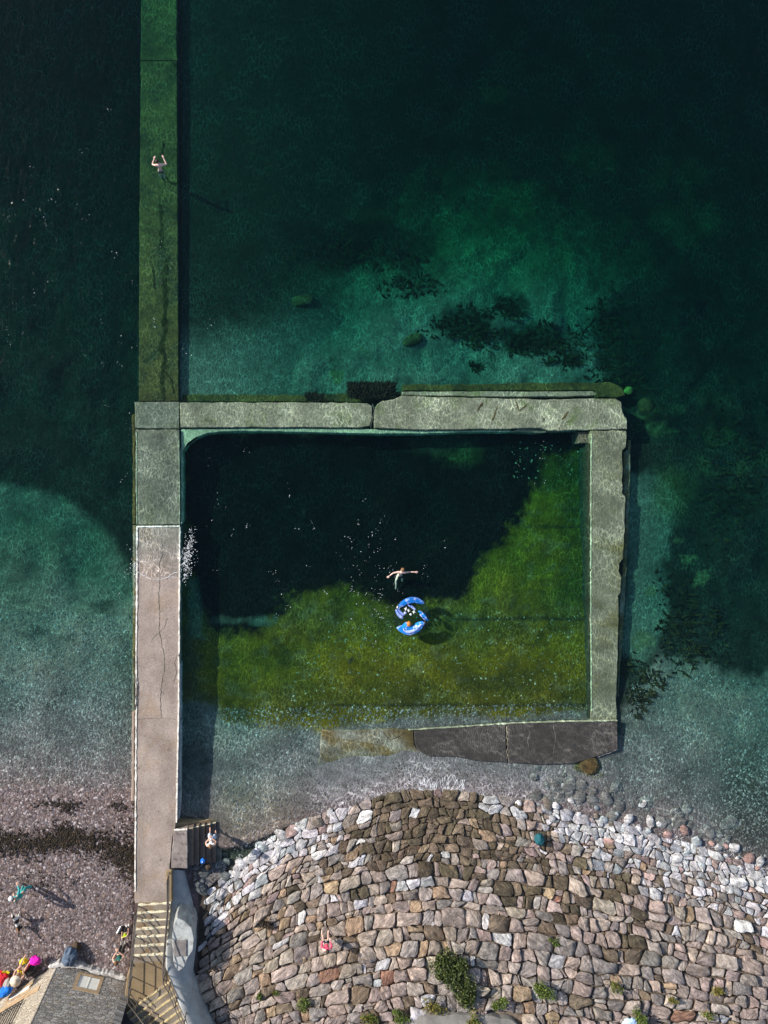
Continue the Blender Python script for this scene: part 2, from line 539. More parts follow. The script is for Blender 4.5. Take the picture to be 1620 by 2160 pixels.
# open water to the north: mixed ground that darkens with weed
lay([0.16, 0.19, 0.11], sstep(700, 500, VI) * (UI > 285))
north = ((VI < 900) & (UI > 285)) * 1.0
tt = VI + wob * 1.6 - np.clip(760 - UI, 0, 600) * 0.85 * (1 - sstep(620, 770, VI))
tt = tt + 110 * np.exp(-((UI - 985) / 190) ** 2) - 140 * sstep(560, 400, UI) * sstep(700, 560, VI)
br = sstep(400, 830, tt) * sstep(1460, 1200, UI + wob)
lay(weed * 1.3, north * (1 - br), 0.97)
lay(weed, blob(760, 515, 150, 48), 0.9)
lay(weed, blob(985, 685, 62, 36, 0.5), 0.85)
lay(weed * 0.8, blob(1135, 715, 88, 30, 0.5), 0.9)
lay(weed, blob(1080, 640, 40, 22), 0.85)
lay(weed * 1.3, blob(880, 575, 70, 40, 0.6), 0.45)
lay(weed * 1.3, blob(1010, 770, 16, 14), 0.6)
lay(weed, blob(1215, 755, 22, 14), 0.7)
lay([0.15, 0.13, 0.05], blob(712, 792, 13, 11), 0.7)
lay([0.05, 0.055, 0.03], blob(712, 768, 12, 9), 0.6)
lay([0.13, 0.12, 0.04], blob(760, 738, 20, 12), 0.5)
# weed to the east of the pool, with the pale lane by the wall
lay(weed * 1.15, patch([(1275, 600), (2600, 500), (2600, 1430), (1620, 1440), (1480, 1410), (1400, 1385), (1330, 1440), (1285, 1500), (1275, 700)], 28), 0.97)
lay([0.13, 0.14, 0.11], patch([(1320, 1000), (1385, 990), (1425, 1060), (1410, 1180), (1400, 1290), (1375, 1360), (1355, 1405), (1312, 1370), (1318, 1200)], 14, wob2, 0.7), 0.95)
lay([0.10, 0.11, 0.04], blob(1410, 1040, 38, 60, 0.7), 0.55)
lay([0.045, 0.045, 0.02], patch([(1360, 870), (1560, 840), (1640, 900), (1640, 1090), (1500, 1060), (1420, 940)], 60) * sstep(0.45, 0.65, fbm(UI * 0.03, VI * 0.045, 97, 4)), 0.7)
for (a, b, r1, r2) in ((1485, 1215, 12, 10), (1480, 1228, 9, 6), (1360, 1350, 10, 8), (1545, 1178, 16, 8), (1548, 1197, 6, 5), (1425, 1140, 24, 10), (1375, 1250, 9, 12), (1450, 1175, 8, 6), (1360, 855, 14, 18), (1395, 905, 22, 14)):
    lay([0.13, 0.13, 0.06], blob(a, b, r1, r2, 0.4), 0.6)
for (a, b, r1, r2) in ((1440, 365, 60, 45), (1030, 200, 26, 18), (1450, 470, 60, 40), (1240, 330, 50, 30), (1090, 420, 60, 30)):
    lay([0.11, 0.10, 0.05], blob(a, b, r1, r2, 0.5), 0.6)
lay(weed * 1.5, blob(1580, 1690, 60, 110, 0.6), 0.75)
lay(weed * 1.5, blob(1440, 1640, 30, 34, 0.7), 0.3)
# dark bed along the east wall's foot
lay(weed, patch([(1300, 1395), (1350, 1420), (1355, 1440), (1320, 1500), (1318, 1560), (1290, 1560), (1290, 1400)], 16, wob2, 0.5), 0.85)
# west of the jetty: weed beyond the arc of pale sand
lay(np.array([0.075, 0.085, 0.062]), patch([(-2000, 985), (285, 1030), (285, 1260), (-2000, 1330)], 90), 0.93)
lay(weed * 1.1, patch([(-2600, -900), (300, -900), (300, 1235), (268, 1195), (235, 1135), (190, 1085), (120, 1046), (0, 1020), (-600, 1005), (-2600, 900)], 15, wob, 0.22), 0.985)
lay(weed * 2, patch([(240, 1330), (300, 1330), (300, 1600), (262, 1590), (235, 1480)], 22), 0.55)
for (a, b, r1, r2) in ((85, 1331, 26, 12), (38, 1484, 20, 10), (107, 1491, 20, 9), (140, 1460, 14, 8), (236, 1345, 14, 8), (215, 1275, 20, 10), (150, 1345, 12, 6)):
    lay(weed * 2.2, blob(a, b, r1, r2, 0.6), 0.7)
lay([0.12, 0.085, 0.06], blob(45, 1650, 26, 10, 0.7), 0.6); lay([0.10, 0.07, 0.055], blob(145, 1648, 22, 14, 0.7), 0.6)
# the pool
inside = patch([(380, 905), (1250, 905), (1250, 1500), (1100, 1510), (870, 1512), (690, 1535), (480, 1520), (455, 1480), (380, 1480)], 10, wob2, 0.6)
lay(algae, inside)
lay(green * 0.8, inside * patch([(400, 1230), (1240, 1295), (1240, 1330), (400, 1330)], 60), 0.4)
lay(np.array([0.07, 0.052, 0.008]), inside * sstep(0.50, 0.72, fbm(UI * 0.013, VI * 0.018, 61, 5)), 0.85)
lay(np.array([0.155, 0.105, 0.008]), inside * sstep(0.55, 0.75, fbm(UI * 0.02, VI * 0.02, 71, 4)), 0.6)
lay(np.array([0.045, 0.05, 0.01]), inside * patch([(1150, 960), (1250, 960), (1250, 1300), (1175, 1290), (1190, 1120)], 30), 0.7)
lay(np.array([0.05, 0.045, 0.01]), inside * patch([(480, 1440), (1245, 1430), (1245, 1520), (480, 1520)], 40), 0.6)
lay([0.15, 0.13, 0.09], inside * sstep(0.60, 0.72, fbm(UI * 0.05, VI * 0.06, 83, 4)), 0.22)
lay([0.035, 0.03, 0.01], inside * sstep(0.56, 0.70, fbm(UI * 0.035, VI * 0.04, 87, 4)), 0.3)
darkbed = patch([(386, 908), (1240, 905), (1240, 945), (1150, 965), (1125, 1040), (1095, 1105), (1030, 1150), (1005, 1210), (970, 1262), (900, 1262), (860, 1280), (790, 1262),
                 (690, 1250), (610, 1275), (560, 1300), (552, 1345), (490, 1335), (440, 1310), (420, 1270), (396, 1190), (386, 1180)], 13, wob2, 1.0)
lay(silt * 0.85, darkbed, 0.985)
lay([0.10, 0.12, 0.075], blob(925, 935, 75, 24, 0.7), 0.22)
lay([0.08, 0.11, 0.03], blob(960, 960, 40, 20, 0.7), 0.3)
lay([0.14, 0.13, 0.10], blob(500, 1308, 44, 8, 0.6), 0.5); lay([0.07, 0.10, 0.08], blob(540, 1312, 26, 9, 0.5), 0.6)
lay([0.15, 0.17, 0.13], patch([(396, 1215), (414, 1220), (426, 1290), (428, 1345), (398, 1345)], 8, wob2, 0.4), 0.6)
lay(weed * 2, blob(741, 1391, 6, 13, 0.4, wob2 * 0.3, 0.4), 0.9)
# joints of the pool floor
for (u0, u1, v0) in ((1100, 1245, 1111), (960, 1245, 1305), (700, 1245, 1487)):
    ln = np.exp(-((VI - v0 - wob2 * 0.12) / 3.2) ** 2) * sstep(u0 - 20, u0 + 20, UI) * (UI < 1246)
    lay(weed, ln, 0.75)
# foot of the jetty inside the pool: silt and a spread of old concrete
lay(np.array([0.06, 0.058, 0.04]), patch([(384, 1330), (416, 1340), (424, 1500), (440, 1600), (430, 1740), (384, 1740)], 7, wob2, 0.5), 0.5)
lay(np.array([0.11, 0.11, 0.10]), patch([(388, 1612), (412, 1600), (430, 1625), (432, 1660), (425, 1715), (388, 1715)], 5, wob2, 0.4), 0.9)
lay([0.05, 0.05, 0.03], blob(505, 1505, 10, 5, 0.5, wob2, 0.6), 0.7); lay([0.05, 0.05, 0.03], blob(530, 1527, 9, 4, 0.5, wob2, 0.6), 0.7)
lay(np.array([0.19, 0.155, 0.11]), blob(545, 1715, 85, 70, 0.8), 0.65)
lay(np.array([0.30, 0.28, 0.29]), blob(900, 1652, 240, 55, 0.9), 0.6)
lay([0.09, 0.085, 0.03], blob(1243, 1615, 25, 17, 0.25), 0.9)
# earth under the revetment
lay([0.06, 0.05, 0.042], ((dd < -8) & (up > 420)) * 1.0)
sp = fbm(UI * 0.25, VI * 0.25, 81, 2)
C *= (0.72 + 0.56 * sp)[..., None]
nx_, ny_ = len(gx), len(gy)
idx = np.arange(nx_ * ny_).reshape(ny_, nx_)
quads = np.stack([idx[:-1, :-1], idx[:-1, 1:], idx[1:, 1:], idx[1:, :-1]], -1).reshape(-1, 4)
me = bpy.data.meshes.new('seabed')
me.vertices.add(nx_ * ny_)
me.vertices.foreach_set('co', np.stack([GX, GY, GZ], -1).astype(np.float32).ravel())
me.loops.add(quads.size); me.polygons.add(len(quads))
me.loops.foreach_set('vertex_index', quads.ravel().astype(np.int32))
me.polygons.foreach_set('loop_start', (np.arange(len(quads)) * 4).astype(np.int32))
me.polygons.foreach_set('loop_total', np.full(len(quads), 4, np.int32))
me.update(); me.validate(); me.shade_smooth()
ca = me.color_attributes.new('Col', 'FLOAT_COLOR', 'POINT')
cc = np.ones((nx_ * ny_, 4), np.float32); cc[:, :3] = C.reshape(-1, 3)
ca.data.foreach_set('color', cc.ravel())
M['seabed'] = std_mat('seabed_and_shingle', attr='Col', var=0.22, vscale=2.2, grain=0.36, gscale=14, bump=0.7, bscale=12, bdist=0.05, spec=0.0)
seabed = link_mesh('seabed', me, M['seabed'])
tag(seabed, 'sloping seabed and shingle beach around the pool', None, None, 'structure')

# ------------------------------------------------------------------ water: one closed body
bm = bmesh.new()
WB = 240
v8 = [bm.verts.new(p) for p in ((-WB, -WB, -22), (WB, -WB, -22), (WB, WB, -22), (-WB, WB, -22), (-WB, -WB, 0), (WB, -WB, 0), (WB, WB, 0), (-WB, WB, 0))]
for f in ((3, 2, 1, 0), (4, 5, 6, 7), (0, 1, 5, 4), (1, 2, 6, 5), (2, 3, 7, 6), (3, 0, 4, 7)):
    bm.faces.new([v8[i] for i in f])
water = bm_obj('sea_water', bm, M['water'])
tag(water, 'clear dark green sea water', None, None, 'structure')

# ------------------------------------------------------------------ jetty
def zdeck(u, v):
    return -0.16 + (v - 1108) * S * 0.0586
def zstem(u, v):
    return -0.72 - (848 - v) / 848 * 0.75
jet = thing('jetty', px(331, 1500, 0), 'long concrete jetty running from the stairs out into the sea along the pool', 'jetty')
prism('deck_slab', [(288, 1110), (380, 1110), (379, 1250), (378, 1500), (374, 1700), (370, 1745), (364, 1765), (358, 1832), (362, 1836), (361, 1906), (284, 1906), (283, 1845), (285, 1600), (286, 1350)],
      zdeck, -2.6, M['concrete'], jet, jag=0.6, seed=2)
prism('deck_slab', [(286, 906), (378, 906), (380, 1020), (380, 1107), (287, 1107), (286, 1000)], -0.30, -2.8, M['wet_jetty'], jet, jag=0.7, seed=3)
prism('deck_slab', [(284, 848), (378, 848), (378, 904), (285, 904)], -0.34, -2.8, M['wet_jetty'], jet, jag=0.6, seed=4)
prism('side_ledge', [(278, 875), (285.5, 873), (285.5, 1105), (279, 1105), (280, 960)], -0.55, -2.8, M['algae_concrete'], jet, seed=5)
prism('side_ledge', [(280, 1108), (287.5, 1108), (285.5, 1350), (284, 1500), (278.5, 1500), (280, 1300)], -0.28, -2.4, M['brown_slab'], jet, seed=6)
prism('side_ledge', [(278, 1502), (284, 1502), (283, 1690), (277, 1690)], 0.12, -1.2, M['concrete'], jet, seed=7)
prism('side_ledge', [(379, 948), (386, 940), (387, 1100), (381.5, 1107), (381, 1000)], -0.48, -2.8, M['pale_algae'], jet, seed=8)
def strip_top(name, pts, w, zf, h, mat, parent, seed=1, wob_=0.25):
    """Narrow raised strip that follows a photo-measured line."""
    r = random.Random(seed)
    d = []
    for i in range(len(pts) - 1):
        a, b = pts[i], pts[i + 1]
        k = max(1, int(math.hypot(b[0] - a[0], b[1] - a[1]) / 7))
        for j in range(k):
            d.append((a[0] + (b[0] - a[0]) * j / k, a[1] + (b[1] - a[1]) * j / k))
    d.append(pts[-1])
    V, F = [], []
    for i, (u, v) in enumerate(d):
        u += r.uniform(-0.35, 0.35); v += r.uniform(-0.35, 0.35)
        z = zf(u, v)
        p = px(u, v, z)
        a = d[max(i - 1, 0)]; b = d[min(i + 1, len(d) - 1)]
        t = Vector((b[0] - a[0], -(b[1] - a[1]), 0)).normalized()
        nn = Vector((-t.y, t.x, 0))
        ww = w * S * 0.5 * (1 + r.uniform(-wob_, wob_))
        hh = h * (1 + r.uniform(-0.3, 0.3))
        V += [p + nn * ww - Vector((0, 0, 0.05)), p + nn * ww * 0.8 + Vector((0, 0, hh)), p - nn * ww * 0.8 + Vector((0, 0, hh)), p - nn * ww - Vector((0, 0, 0.05))]
    for i in range(len(d) - 1):
        for k in range(3):
            F.append((i * 4 + k, i * 4 + k + 1, (i + 1) * 4 + k + 1, (i + 1) * 4 + k))
    F.append((0, 1, 2, 3)); e = (len(d) - 1) * 4; F.append((e + 3, e + 2, e + 1, e))
    return mesh_obj(name, V, [f[::-1] for f in F], mat, parent)
strip_top('white_edge', [(289, 1112), (288.5, 1250), (287, 1400), (288, 1440), (287, 1520), (286, 1700), (285, 1840), (285, 1880)], 3.4, zdeck, 0.035, M['edge'], jet, 1, 0.5)
strip_top('white_edge', [(379, 1112), (378, 1250), (377.5, 1380)], 3.2, zdeck, 0.035, M['edge'], jet, 2, 0.4)
strip_top('white_edge', [(377, 1385), (376.5, 1500), (374, 1620), (372, 1735)], 3.2, zdeck, 0.035, M['edge'], jet, 3, 0.3)
strip_top('white_edge', [(288, 1111), (379, 1110)], 3.2, zdeck, 0.035, M['edge'], jet, 4, 0.3)
prism('side_face', [(378.5, 1400), (381.5, 1400), (381.5, 1560), (380.5, 1700), (378, 1728), (374, 1728), (376, 1600)], lambda u, v: zdeck(u, v) - 0.25, -1.5, M['skirt'], jet, jag=0.2, chamfer=0.02, seed=9)
def crack(pts, parent, zf, w=0.9, seed=1):
    r = random.Random(seed)
    d = []
    for i in range(len(pts) - 1):
        a, b = pts[i], pts[i + 1]
        k = max(1, int(math.hypot(b[0] - a[0], b[1] - a[1]) / 5))
        for j in range(k):
            d.append((a[0] + (b[0] - a[0]) * j / k + r.uniform(-1.2, 1.2), a[1] + (b[1] - a[1]) * j / k + r.uniform(-0.8, 0.8)))
    d.append(pts[-1])
    V, F = [], []
    for i, (u, v) in enumerate(d):
        ww = w * r.uniform(0.35, 1.1) * (0.3 if i in (0, len(d) - 1) else 1)
        a = d[max(i - 1, 0)]; b = d[min(i + 1, len(d) - 1)]
        tx, ty = b[0] - a[0], b[1] - a[1]; L = math.hypot(tx, ty) + 1e-6
        nx, ny = -ty / L * ww, tx / L * ww
        V += [px(u + nx, v + ny, zf(u, v) + 0.004), px(u - nx, v - ny, zf(u, v) + 0.004)]
    for i in range(len(d) - 1):
        F.append((2 * i, 2 * i + 1, 2 * i + 3, 2 * i + 2))
    return mesh_obj('crack', V, F, M['crack'], parent)
crack([(341, 1145), (344, 1165), (336, 1190), (338, 1220), (334, 1260), (337, 1290), (336, 1330), (341, 1360), (347, 1390), (347, 1415), (341, 1440), (339, 1480), (341, 1515)], jet, zdeck, 0.8, 1)
crack([(353, 1303), (346, 1325), (330, 1338), (318, 1355)], jet, zdeck, 0.55, 2)
crack([(374, 1380), (369, 1400), (372, 1420), (366, 1440)], jet, zdeck, 0.55, 3)
crack([(288, 1517), (330, 1515), (376, 1517)], jet, zdeck, 0.35, 5)
crack([(287, 1428), (289, 1450), (287, 1475), (285.5, 1498)], jet, lambda u, v: zdeck(u, v) + 0.05, 1.3, 6)
crack([(288, 950), (312, 955), (330, 968), (350, 975), (378, 985)], jet, lambda u, v: -0.30, 0.6, 4)

stem = thing('submerged_causeway', px(334, 500, -1), 'long green submerged concrete causeway continuing seaward from the jetty', 'causeway')
prism('causeway_slab', [(297, 128), (373, 128), (375, 500), (377, 846), (293, 846), (294, 500)], zstem, -8, M['algae_concrete'], stem, jag=0.7, seed=10)
prism('causeway_slab', [(298, -500), (371, -500), (373, 127.2), (297, 127.2)], lambda u, v: zstem(u, v) - 0.02, -9, M['algae_concrete'], stem, jag=0.7, seed=11)

strip_top('pale_edge', [(288.5, 912), (288, 1000), (289, 1104)], 1.6, lambda u, v: -0.30, 0.02, M['pale_algae'], jet, 14, 0.7)
strip_top('pale_edge', [(377, 930), (378.5, 1020), (378.5, 1104)], 1.3, lambda u, v: -0.30, 0.02, M['pale_algae'], jet, 15, 0.7)
M['weed_streak'] = std_mat('dark_weed_streak', (0.045, 0.034, 0.012), var=0.5, vscale=3, bump=0, spec=0.0)
for k_, (pts_, w_k) in enumerate((([(338, 430), (342, 480), (340, 530)], 5.0), ([(352, 545), (346, 590), (350, 640), (345, 690)], 6.5), ([(350, 690), (340, 730), (348, 760), (340, 800), (346, 845)], 5.5), ([(345, 780), (362, 800), (366, 830)], 2.0), ([(322, 560), (326, 610)], 2.5), ([(344, 300), (340, 330)], 3.0), ([(360, 128), (368, 135), (372, 145)], 4.0))):
    o_ = crack(pts_, stem, lambda u, v: zstem(u, v) + 0.004 * (1 + k_), w_k, 60 + k_)
    o_.name = 'weed_streak'; o_.data.materials[0] = M['weed_streak']

# ------------------------------------------------------------------ pool walls
nw = thing('pool_wall', px(700, 880, -0.3), 'pale submerged concrete wall along the seaward side of the pool', 'wall')
prism('wall_slab', [(379.5, 849), (640, 849), (776, 850), (784, 856), (786, 880), (780, 898), (760, 902), (620, 901), (381, 902)], -0.30, -3, M['wet_concrete'], nw, jag=0.8, seed=12)
prism('wall_slab', [(789, 868), (797, 852), (806, 846), (832, 842), (848, 834), (900, 837), (1050, 840), (1150, 843), (1230, 841), (1298, 840.5), (1310, 848), (1313, 868), (1322, 884), (1323, 905), (1248, 907),
                    (1160, 909), (1140, 903), (1095, 903), (1075, 905), (900, 906), (790, 903)], -0.28, -3, M['wet_concrete'], nw, jag=0.9, seed=13)
prism('wall_ledge', [(849, 826), (1000, 825.5), (1150, 826), (1252, 825), (1259, 829), (1258, 834), (1180, 836.5), (1060, 837), (900, 834.5), (850, 832.5)], -0.40, -3, M['wet_concrete'], nw, jag=0.7, seed=14)
prism('wall_ledge', [(382, 904.5), (620, 903), (760, 904), (786, 905), (900, 907.5), (1074, 907), (1085, 911), (1000, 911), (900, 914), (780, 915), (620, 911), (520, 909), (470, 910),
                     (440, 914), (412, 923), (396, 936), (387, 950), (382, 950)], -0.44, -3, M['pale_algae'], nw, jag=0.7, seed=15)
prism('wall_ledge', [(1076, 909.5), (1095, 905), (1140, 905), (1156, 911), (1140, 913)], -0.5, -3, M['wet_concrete'], nw, jag=0.6, seed=16)
prism('footing', [(386, 832), (520, 832), (640, 833), (735, 830), (845, 826), (847, 832), (800, 843), (780, 848), (382, 847)], -1.0, -3.4, M['algae_concrete'], nw, jag=1.2, seed=17)
prism('footing', [(850, 812), (1000, 810), (1150, 808), (1290, 806), (1312, 818), (1318, 834), (1300, 838.5), (1262, 838), (1256, 824), (850, 824.5)], -0.95, -3.4, M['algae_concrete'], nw, jag=1.4, seed=18)
crack([(786, 850), (789, 862), (786, 885), (782, 903)], nw, lambda u, v: -0.29, 1.5, 8)
crack([(382, 903), (500, 902.5), (640, 902.5), (760, 903.5)], nw, lambda u, v: -0.425, 1.1, 9)
def growth(pts, w, seed):
    o = crack(pts, nw, lambda u, v: -0.27, w, seed)
    o.name = 'algae_streak'; o.data.materials[0] = M['algae_concrete']
growth([(1018, 850), (1012, 858), (1008, 868)], 3.0, 11); growth([(1050, 855), (1046, 868), (1038, 888)], 1.8, 12)
growth([(1088, 846), (1094, 862), (1098, 868)], 2.2, 13); growth([(1112, 852), (1102, 862), (1095, 868)], 1.8, 14); growth([(1198, 868), (1190, 880), (1184, 885)], 2.0, 15)
growth([(1150, 880), (1145, 890)], 1.2, 16)

ew = thing('pool_wall', px(1280, 1200, -0.3), 'pale submerged concrete wall on the side of the pool away from the jetty', 'wall')
prism('wall_slab', [(1247, 909), (1322, 908), (1321, 944), (1314, 950), (1313, 1040), (1320, 1048), (1318, 1120), (1315, 1178), (1307, 1188), (1306, 1205), (1311, 1215), (1310, 1250), (1305, 1258), (1306, 1300),
                    (1303, 1400), (1301, 1470), (1301, 1519), (1246, 1521), (1248, 1450), (1245, 1300), (1247, 1200), (1245, 1050)], -0.26, -3, M['east_concrete'], ew, jag=0.9, seed=19)
prism('wall_ledge', [(1326, 928), (1331, 928), (1330, 1000), (1328, 1060), (1325, 1140), (1322, 1200), (1317, 1300), (1310, 1390), (1306, 1460), (1304, 1519), (1301.5, 1519), (1304, 1400), (1308, 1260), (1314, 1200),
                     (1319, 1120), (1322, 1050), (1316, 1040), (1316, 955), (1324, 948)], -0.55, -3, M['brown_slab'], ew, jag=0.7, seed=20)
strip_top('pale_edge', [(1248, 915), (1247, 1000), (1247, 1100), (1246.5, 1200)], 2.0, lambda u, v: -0.26, 0.02, M['pale_algae'], ew, 5, 0.5)
strip_top('pale_edge', [(1246.5, 1205), (1247, 1350), (1248, 1500)], 1.6, lambda u, v: -0.26, 0.02, M['pale_algae'], ew, 6, 0.6)
prism('algae_face', [(1241.5, 935), (1246.5, 935), (1245, 1050), (1246.5, 1200), (1245, 1300), (1247, 1450), (1246, 1515), (1242, 1515)], -0.31, -3, M['weed_face'], ew, jag=0.7, seed=21)

sw = thing('pool_wall', px(1090, 1560, -0.1), 'dark wet slab wall closing the pool on the beach side', 'wall')
prism('wall_slab', [(874, 1541), (940, 1535), (1066, 1526.5), (1069, 1609), (1000, 1604), (960, 1596), (905, 1596), (885, 1585), (875, 1568)], -0.07, -2, M['dark_slab'], sw, jag=0.6, seed=22)
prism('wall_slab', [(1070, 1526), (1180, 1522), (1302, 1520.5), (1304, 1580), (1260, 1596), (1210, 1611), (1150, 1613), (1073, 1609.5)], -0.06, -2, M['dark_slab'], sw, jag=0.6, seed=23)
prism('wall_slab', [(680, 1541), (760, 1541), (830, 1538), (872, 1541.5), (873, 1570), (884, 1588), (850, 1600), (780, 1625), (700, 1640), (652, 1640), (668, 1615), (676, 1595), (676, 1570)],
      lambda u, v: -0.15 - max(0, v - 1575) * 0.0016, -2, M['brown_slab'], sw, jag=0.9, seed=24)
strip_top('white_edge', [(862, 1539.5), (940, 1534.5), (1066, 1526), (1180, 1521.5), (1302, 1519.5)], 2.4, lambda u, v: -0.07, 0.03, M['pale_algae'], sw, 7, 0.6)
crack([(1068, 1530), (1070, 1560), (1069, 1600)], sw, lambda u, v: -0.062, 1.1, 21).data.materials[0] = M['wet_concrete']
crack([(1168, 1528), (1171, 1560), (1167, 1590)], sw, lambda u, v: -0.056, 0.5, 22).data.materials[0] = M['side_landing']
crack([(1112, 1535), (1118, 1545), (1113, 1565), (1117, 1590)], sw, lambda u, v: -0.056, 0.5, 23).data.materials[0] = M['side_landing']
crack([(1260, 1597), (1285, 1588), (1303, 1580)], sw, lambda u, v: -0.056, 0.7, 24).data.materials[0] = M['side_landing']
crack([(800, 1541), (812, 1550), (822, 1560), (835, 1556), (856, 1546)], sw, lambda u, v: -0.145, 0.8, 25)

blk = prism('corner_block', [(1221, 911), (1245, 911), (1245, 936), (1221, 935)], -0.55, -2.4, M['rust_block'], None, jag=0.7, step=6, seed=26)
tag(blk, 'small rusty square block tucked into the inner far corner of the pool', 'block')

# ------------------------------------------------------------------ side steps into the pool
ss = thing('side_steps', px(420, 1790, 0.3), 'dark wet steps with a speckled landing going down from the jetty into the pool', 'steps')
zl = 0.86
prism('landing_slab', [(366, 1752), (395, 1749), (396, 1832), (361, 1832), (362, 1800)], zl, -1.2, M['side_landing'], ss, jag=0.5, seed=27)
strip_top('white_edge', [(367, 1751), (395, 1749.5)], 2.6, lambda u, v: zl, 0.03, M['edge'], ss, 9, 0.5)
ue = [395.5, 408, 420, 432, 444, 456, 468, 481]
for i in range(7):
    z = zl - 0.17 * (i + 1)
    a, b = ue[i] + 0.4, ue[i + 1]
    v0 = 1747 - 2.6 * i; v1 = 1826 - 1.5 * i
    prism('step', [(a, v0), (b, v0 - 2.5), (b, v1), (a, v1)], z, -1.5, M['side_step'], ss, jag=0.4, seed=30 + i)
    strip_top('step_edge', [(a + 1, v0 + 1), (b - 1, v0 - 1.2)], 1.6, lambda u, v, z=z: z, 0.02, M['nosing'], ss, 40 + i, 0.6)
prism('side_wall', [(368, 1737), (400, 1735), (440, 1729), (484, 1726), (484, 1730), (440, 1738), (396, 1746), (367, 1748)], lambda u, v: 0.62 - (u - 367) * 0.0085, -1.5, M['landing'], ss, jag=0.5, seed=38)
prism('foot_block', [(395, 1712), (450, 1708), (468, 1712), (470, 1724), (440, 1727), (390, 1733)], -0.28, -1.6, M['dark_slab'], ss, jag=1.0, seed=39)

# ------------------------------------------------------------------ stairs from the jetty up to the land
st = thing('staircase', px(320, 2000, 1.1), 'concrete stairs with pale painted nosings climbing from the jetty to a rusty landing', 'stairs')
z0 = 1.0
vv = [1907, 1924, 1941, 1958, 1975, 1994, 2014]
def ledge_l(v): return 291 - (v - 1905) * 0.10
def ledge_r(v): return 361 - (v - 1905) * 0.09
zs = []
for i, v in enumerate(vv):
    z = z0 + 0.17 * (i + 1)
    vn = vv[i + 1] if i + 1 < len(vv) else 2030
    prism('step', [(ledge_l(v), v + 1), (ledge_r(v), v - 3), (ledge_r(vn) - 0.2, vn - 2.4), (ledge_l(vn) - 0.2, vn + 1.6)], z, 0.2, M['step'], st, jag=0.3, seed=50 + i)
    strip_top('nosing', [(ledge_l(v) + 1, v + 2.2), (ledge_r(v) - 1, v - 1.6)], 3.6, lambda u, v_, z=z: z, 0.012, M['nosing'], st, 60 + i, 0.6)
zland = z0 + 0.17 * 7 - 0.0
prism('landing', [(278, 2031), (352, 2028), (353, 2050), (362, 2070), (320, 2108), (270, 2150), (262, 2110), (268, 2060)], zland, 0.2, M['landing'], st, jag=0.4, seed=59)
TOPL = [(353, 2040), (364, 2070), (376, 2100), (388, 2140), (405, 2190), (430, 2260)]
# the upper flight turns and climbs to the lower right of the photo
dirv = Vector((54, -39)).normalized(); nrm = Vector((39, 54)).normalized()
for i in range(11):
    z = zland + 0.165 * (i + 1)
    c = Vector((362, 2068)) + nrm * 15.5 * i + Vector((-2.0, 1.4)) * i * 0.5
    b = c - dirv * 118
    a = c.copy()
    for _ in range(8):
        a = a + dirv * ((float(np.interp(a.y, [q[1] for q in TOPL], [q[0] for q in TOPL])) - 4 - a.x) / dirv.x * 0.6)
    a2 = a + nrm * 16.2; b2 = b + nrm * 16.2
    prism('step', [tuple(a), tuple(b), tuple(b2), tuple(a2)], z, 0.3, M['step'], st, jag=0.3, seed=80 + i)
    strip_top('nosing', [tuple(a - dirv * 1 + nrm * 1.2), tuple(b + nrm * 1.2)], 2.6, lambda u, v_, z=z: z, 0.012, M['yellow_nosing'], st, 95 + i, 0.6)
prism('rusty_kerb', [(350, 1838), (362, 1836), (363, 1902), (352, 1902)], lambda u, v: zdeck(u, v) + 0.07, 0, M['landing'], st, jag=0.5, seed=58)

# ------------------------------------------------------------------ battered wall between the stairs and the revetment
bw = thing('battered_wall', px(390, 2000, 1.5), 'blue grey rendered wall sloping from the stairs down to the revetment', 'wall')
TOP = [(363, 1834, 0.50), (364, 1870, 0.55), (363, 1905, 0.75), (358, 1950, 1.35), (354, 2000, 2.1), (353, 2040, 2.4), (364, 2070, 2.5), (376, 2100, 2.9), (388, 2140, 3.3), (405, 2190, 3.8), (430, 2260, 4.2)]
BOT = [(388, 1836, 0.05), (398, 1870, 0.15), (406, 1905, 0.4), (414, 1950, 0.75), (413, 2000, 1.1), (408, 2040, 1.5), (404, 2070, 1.9), (412, 2100, 2.3), (424, 2140, 2.7), (446, 2190, 3.2), (480, 2260, 3.6)]
V, F = [], []
def resamp(L, n):
    a = np.array(L, float); t = np.linspace(0, len(L) - 1, n)
    return np.stack([np.interp(t, np.arange(len(L)), a[:, k]) for k in range(3)], -1)
nT = 45
T, B = resamp(TOP, nT), resamp(BOT, nT)
rows = 7
for i in range(nT):
    cap = px(T[i, 0] - 3.5, T[i, 1], T[i, 2]); V.append((cap.x, cap.y, cap.z - 1.5)); V.append(tuple(cap))
    for k in range(rows):
        t = k / (rows - 1)
        q = T[i] * (1 - t) + B[i] * t
        bulge = 0.12 * math.sin(t * math.pi)
        j = (float(fbm(q[0] * 0.05, q[1] * 0.05, 7, 4)) - 0.5) * 0.35 * math.sin(t * math.pi * 0.9)
        p = px(q[0], q[1], q[2] + bulge + j)
        V.append(tuple(p))
    p = px(B[i, 0], B[i, 1], B[i, 2]); V.append((p.x, p.y, p.z - 1.5))
w_ = rows + 3
for i in range(nT - 1):
    for k in range(w_ - 1):
        F.append((i * w_ + k, (i + 1) * w_ + k, (i + 1) * w_ + k + 1, i * w_ + k + 1))
mesh_obj('wall_face', V, F, M['skirt'], bw, smooth=True)
def zface(u, v):
    """Height of the battered face at a photo position (rough inverse)."""
    i = int(np.argmin(np.abs((T[:, 1] + B[:, 1]) / 2 - v)))
    t = np.clip((u - T[i, 0]) / max(B[i, 0] - T[i, 0], 1), 0, 1)
    return float(T[i, 2] * (1 - t) + B[i, 2] * t)
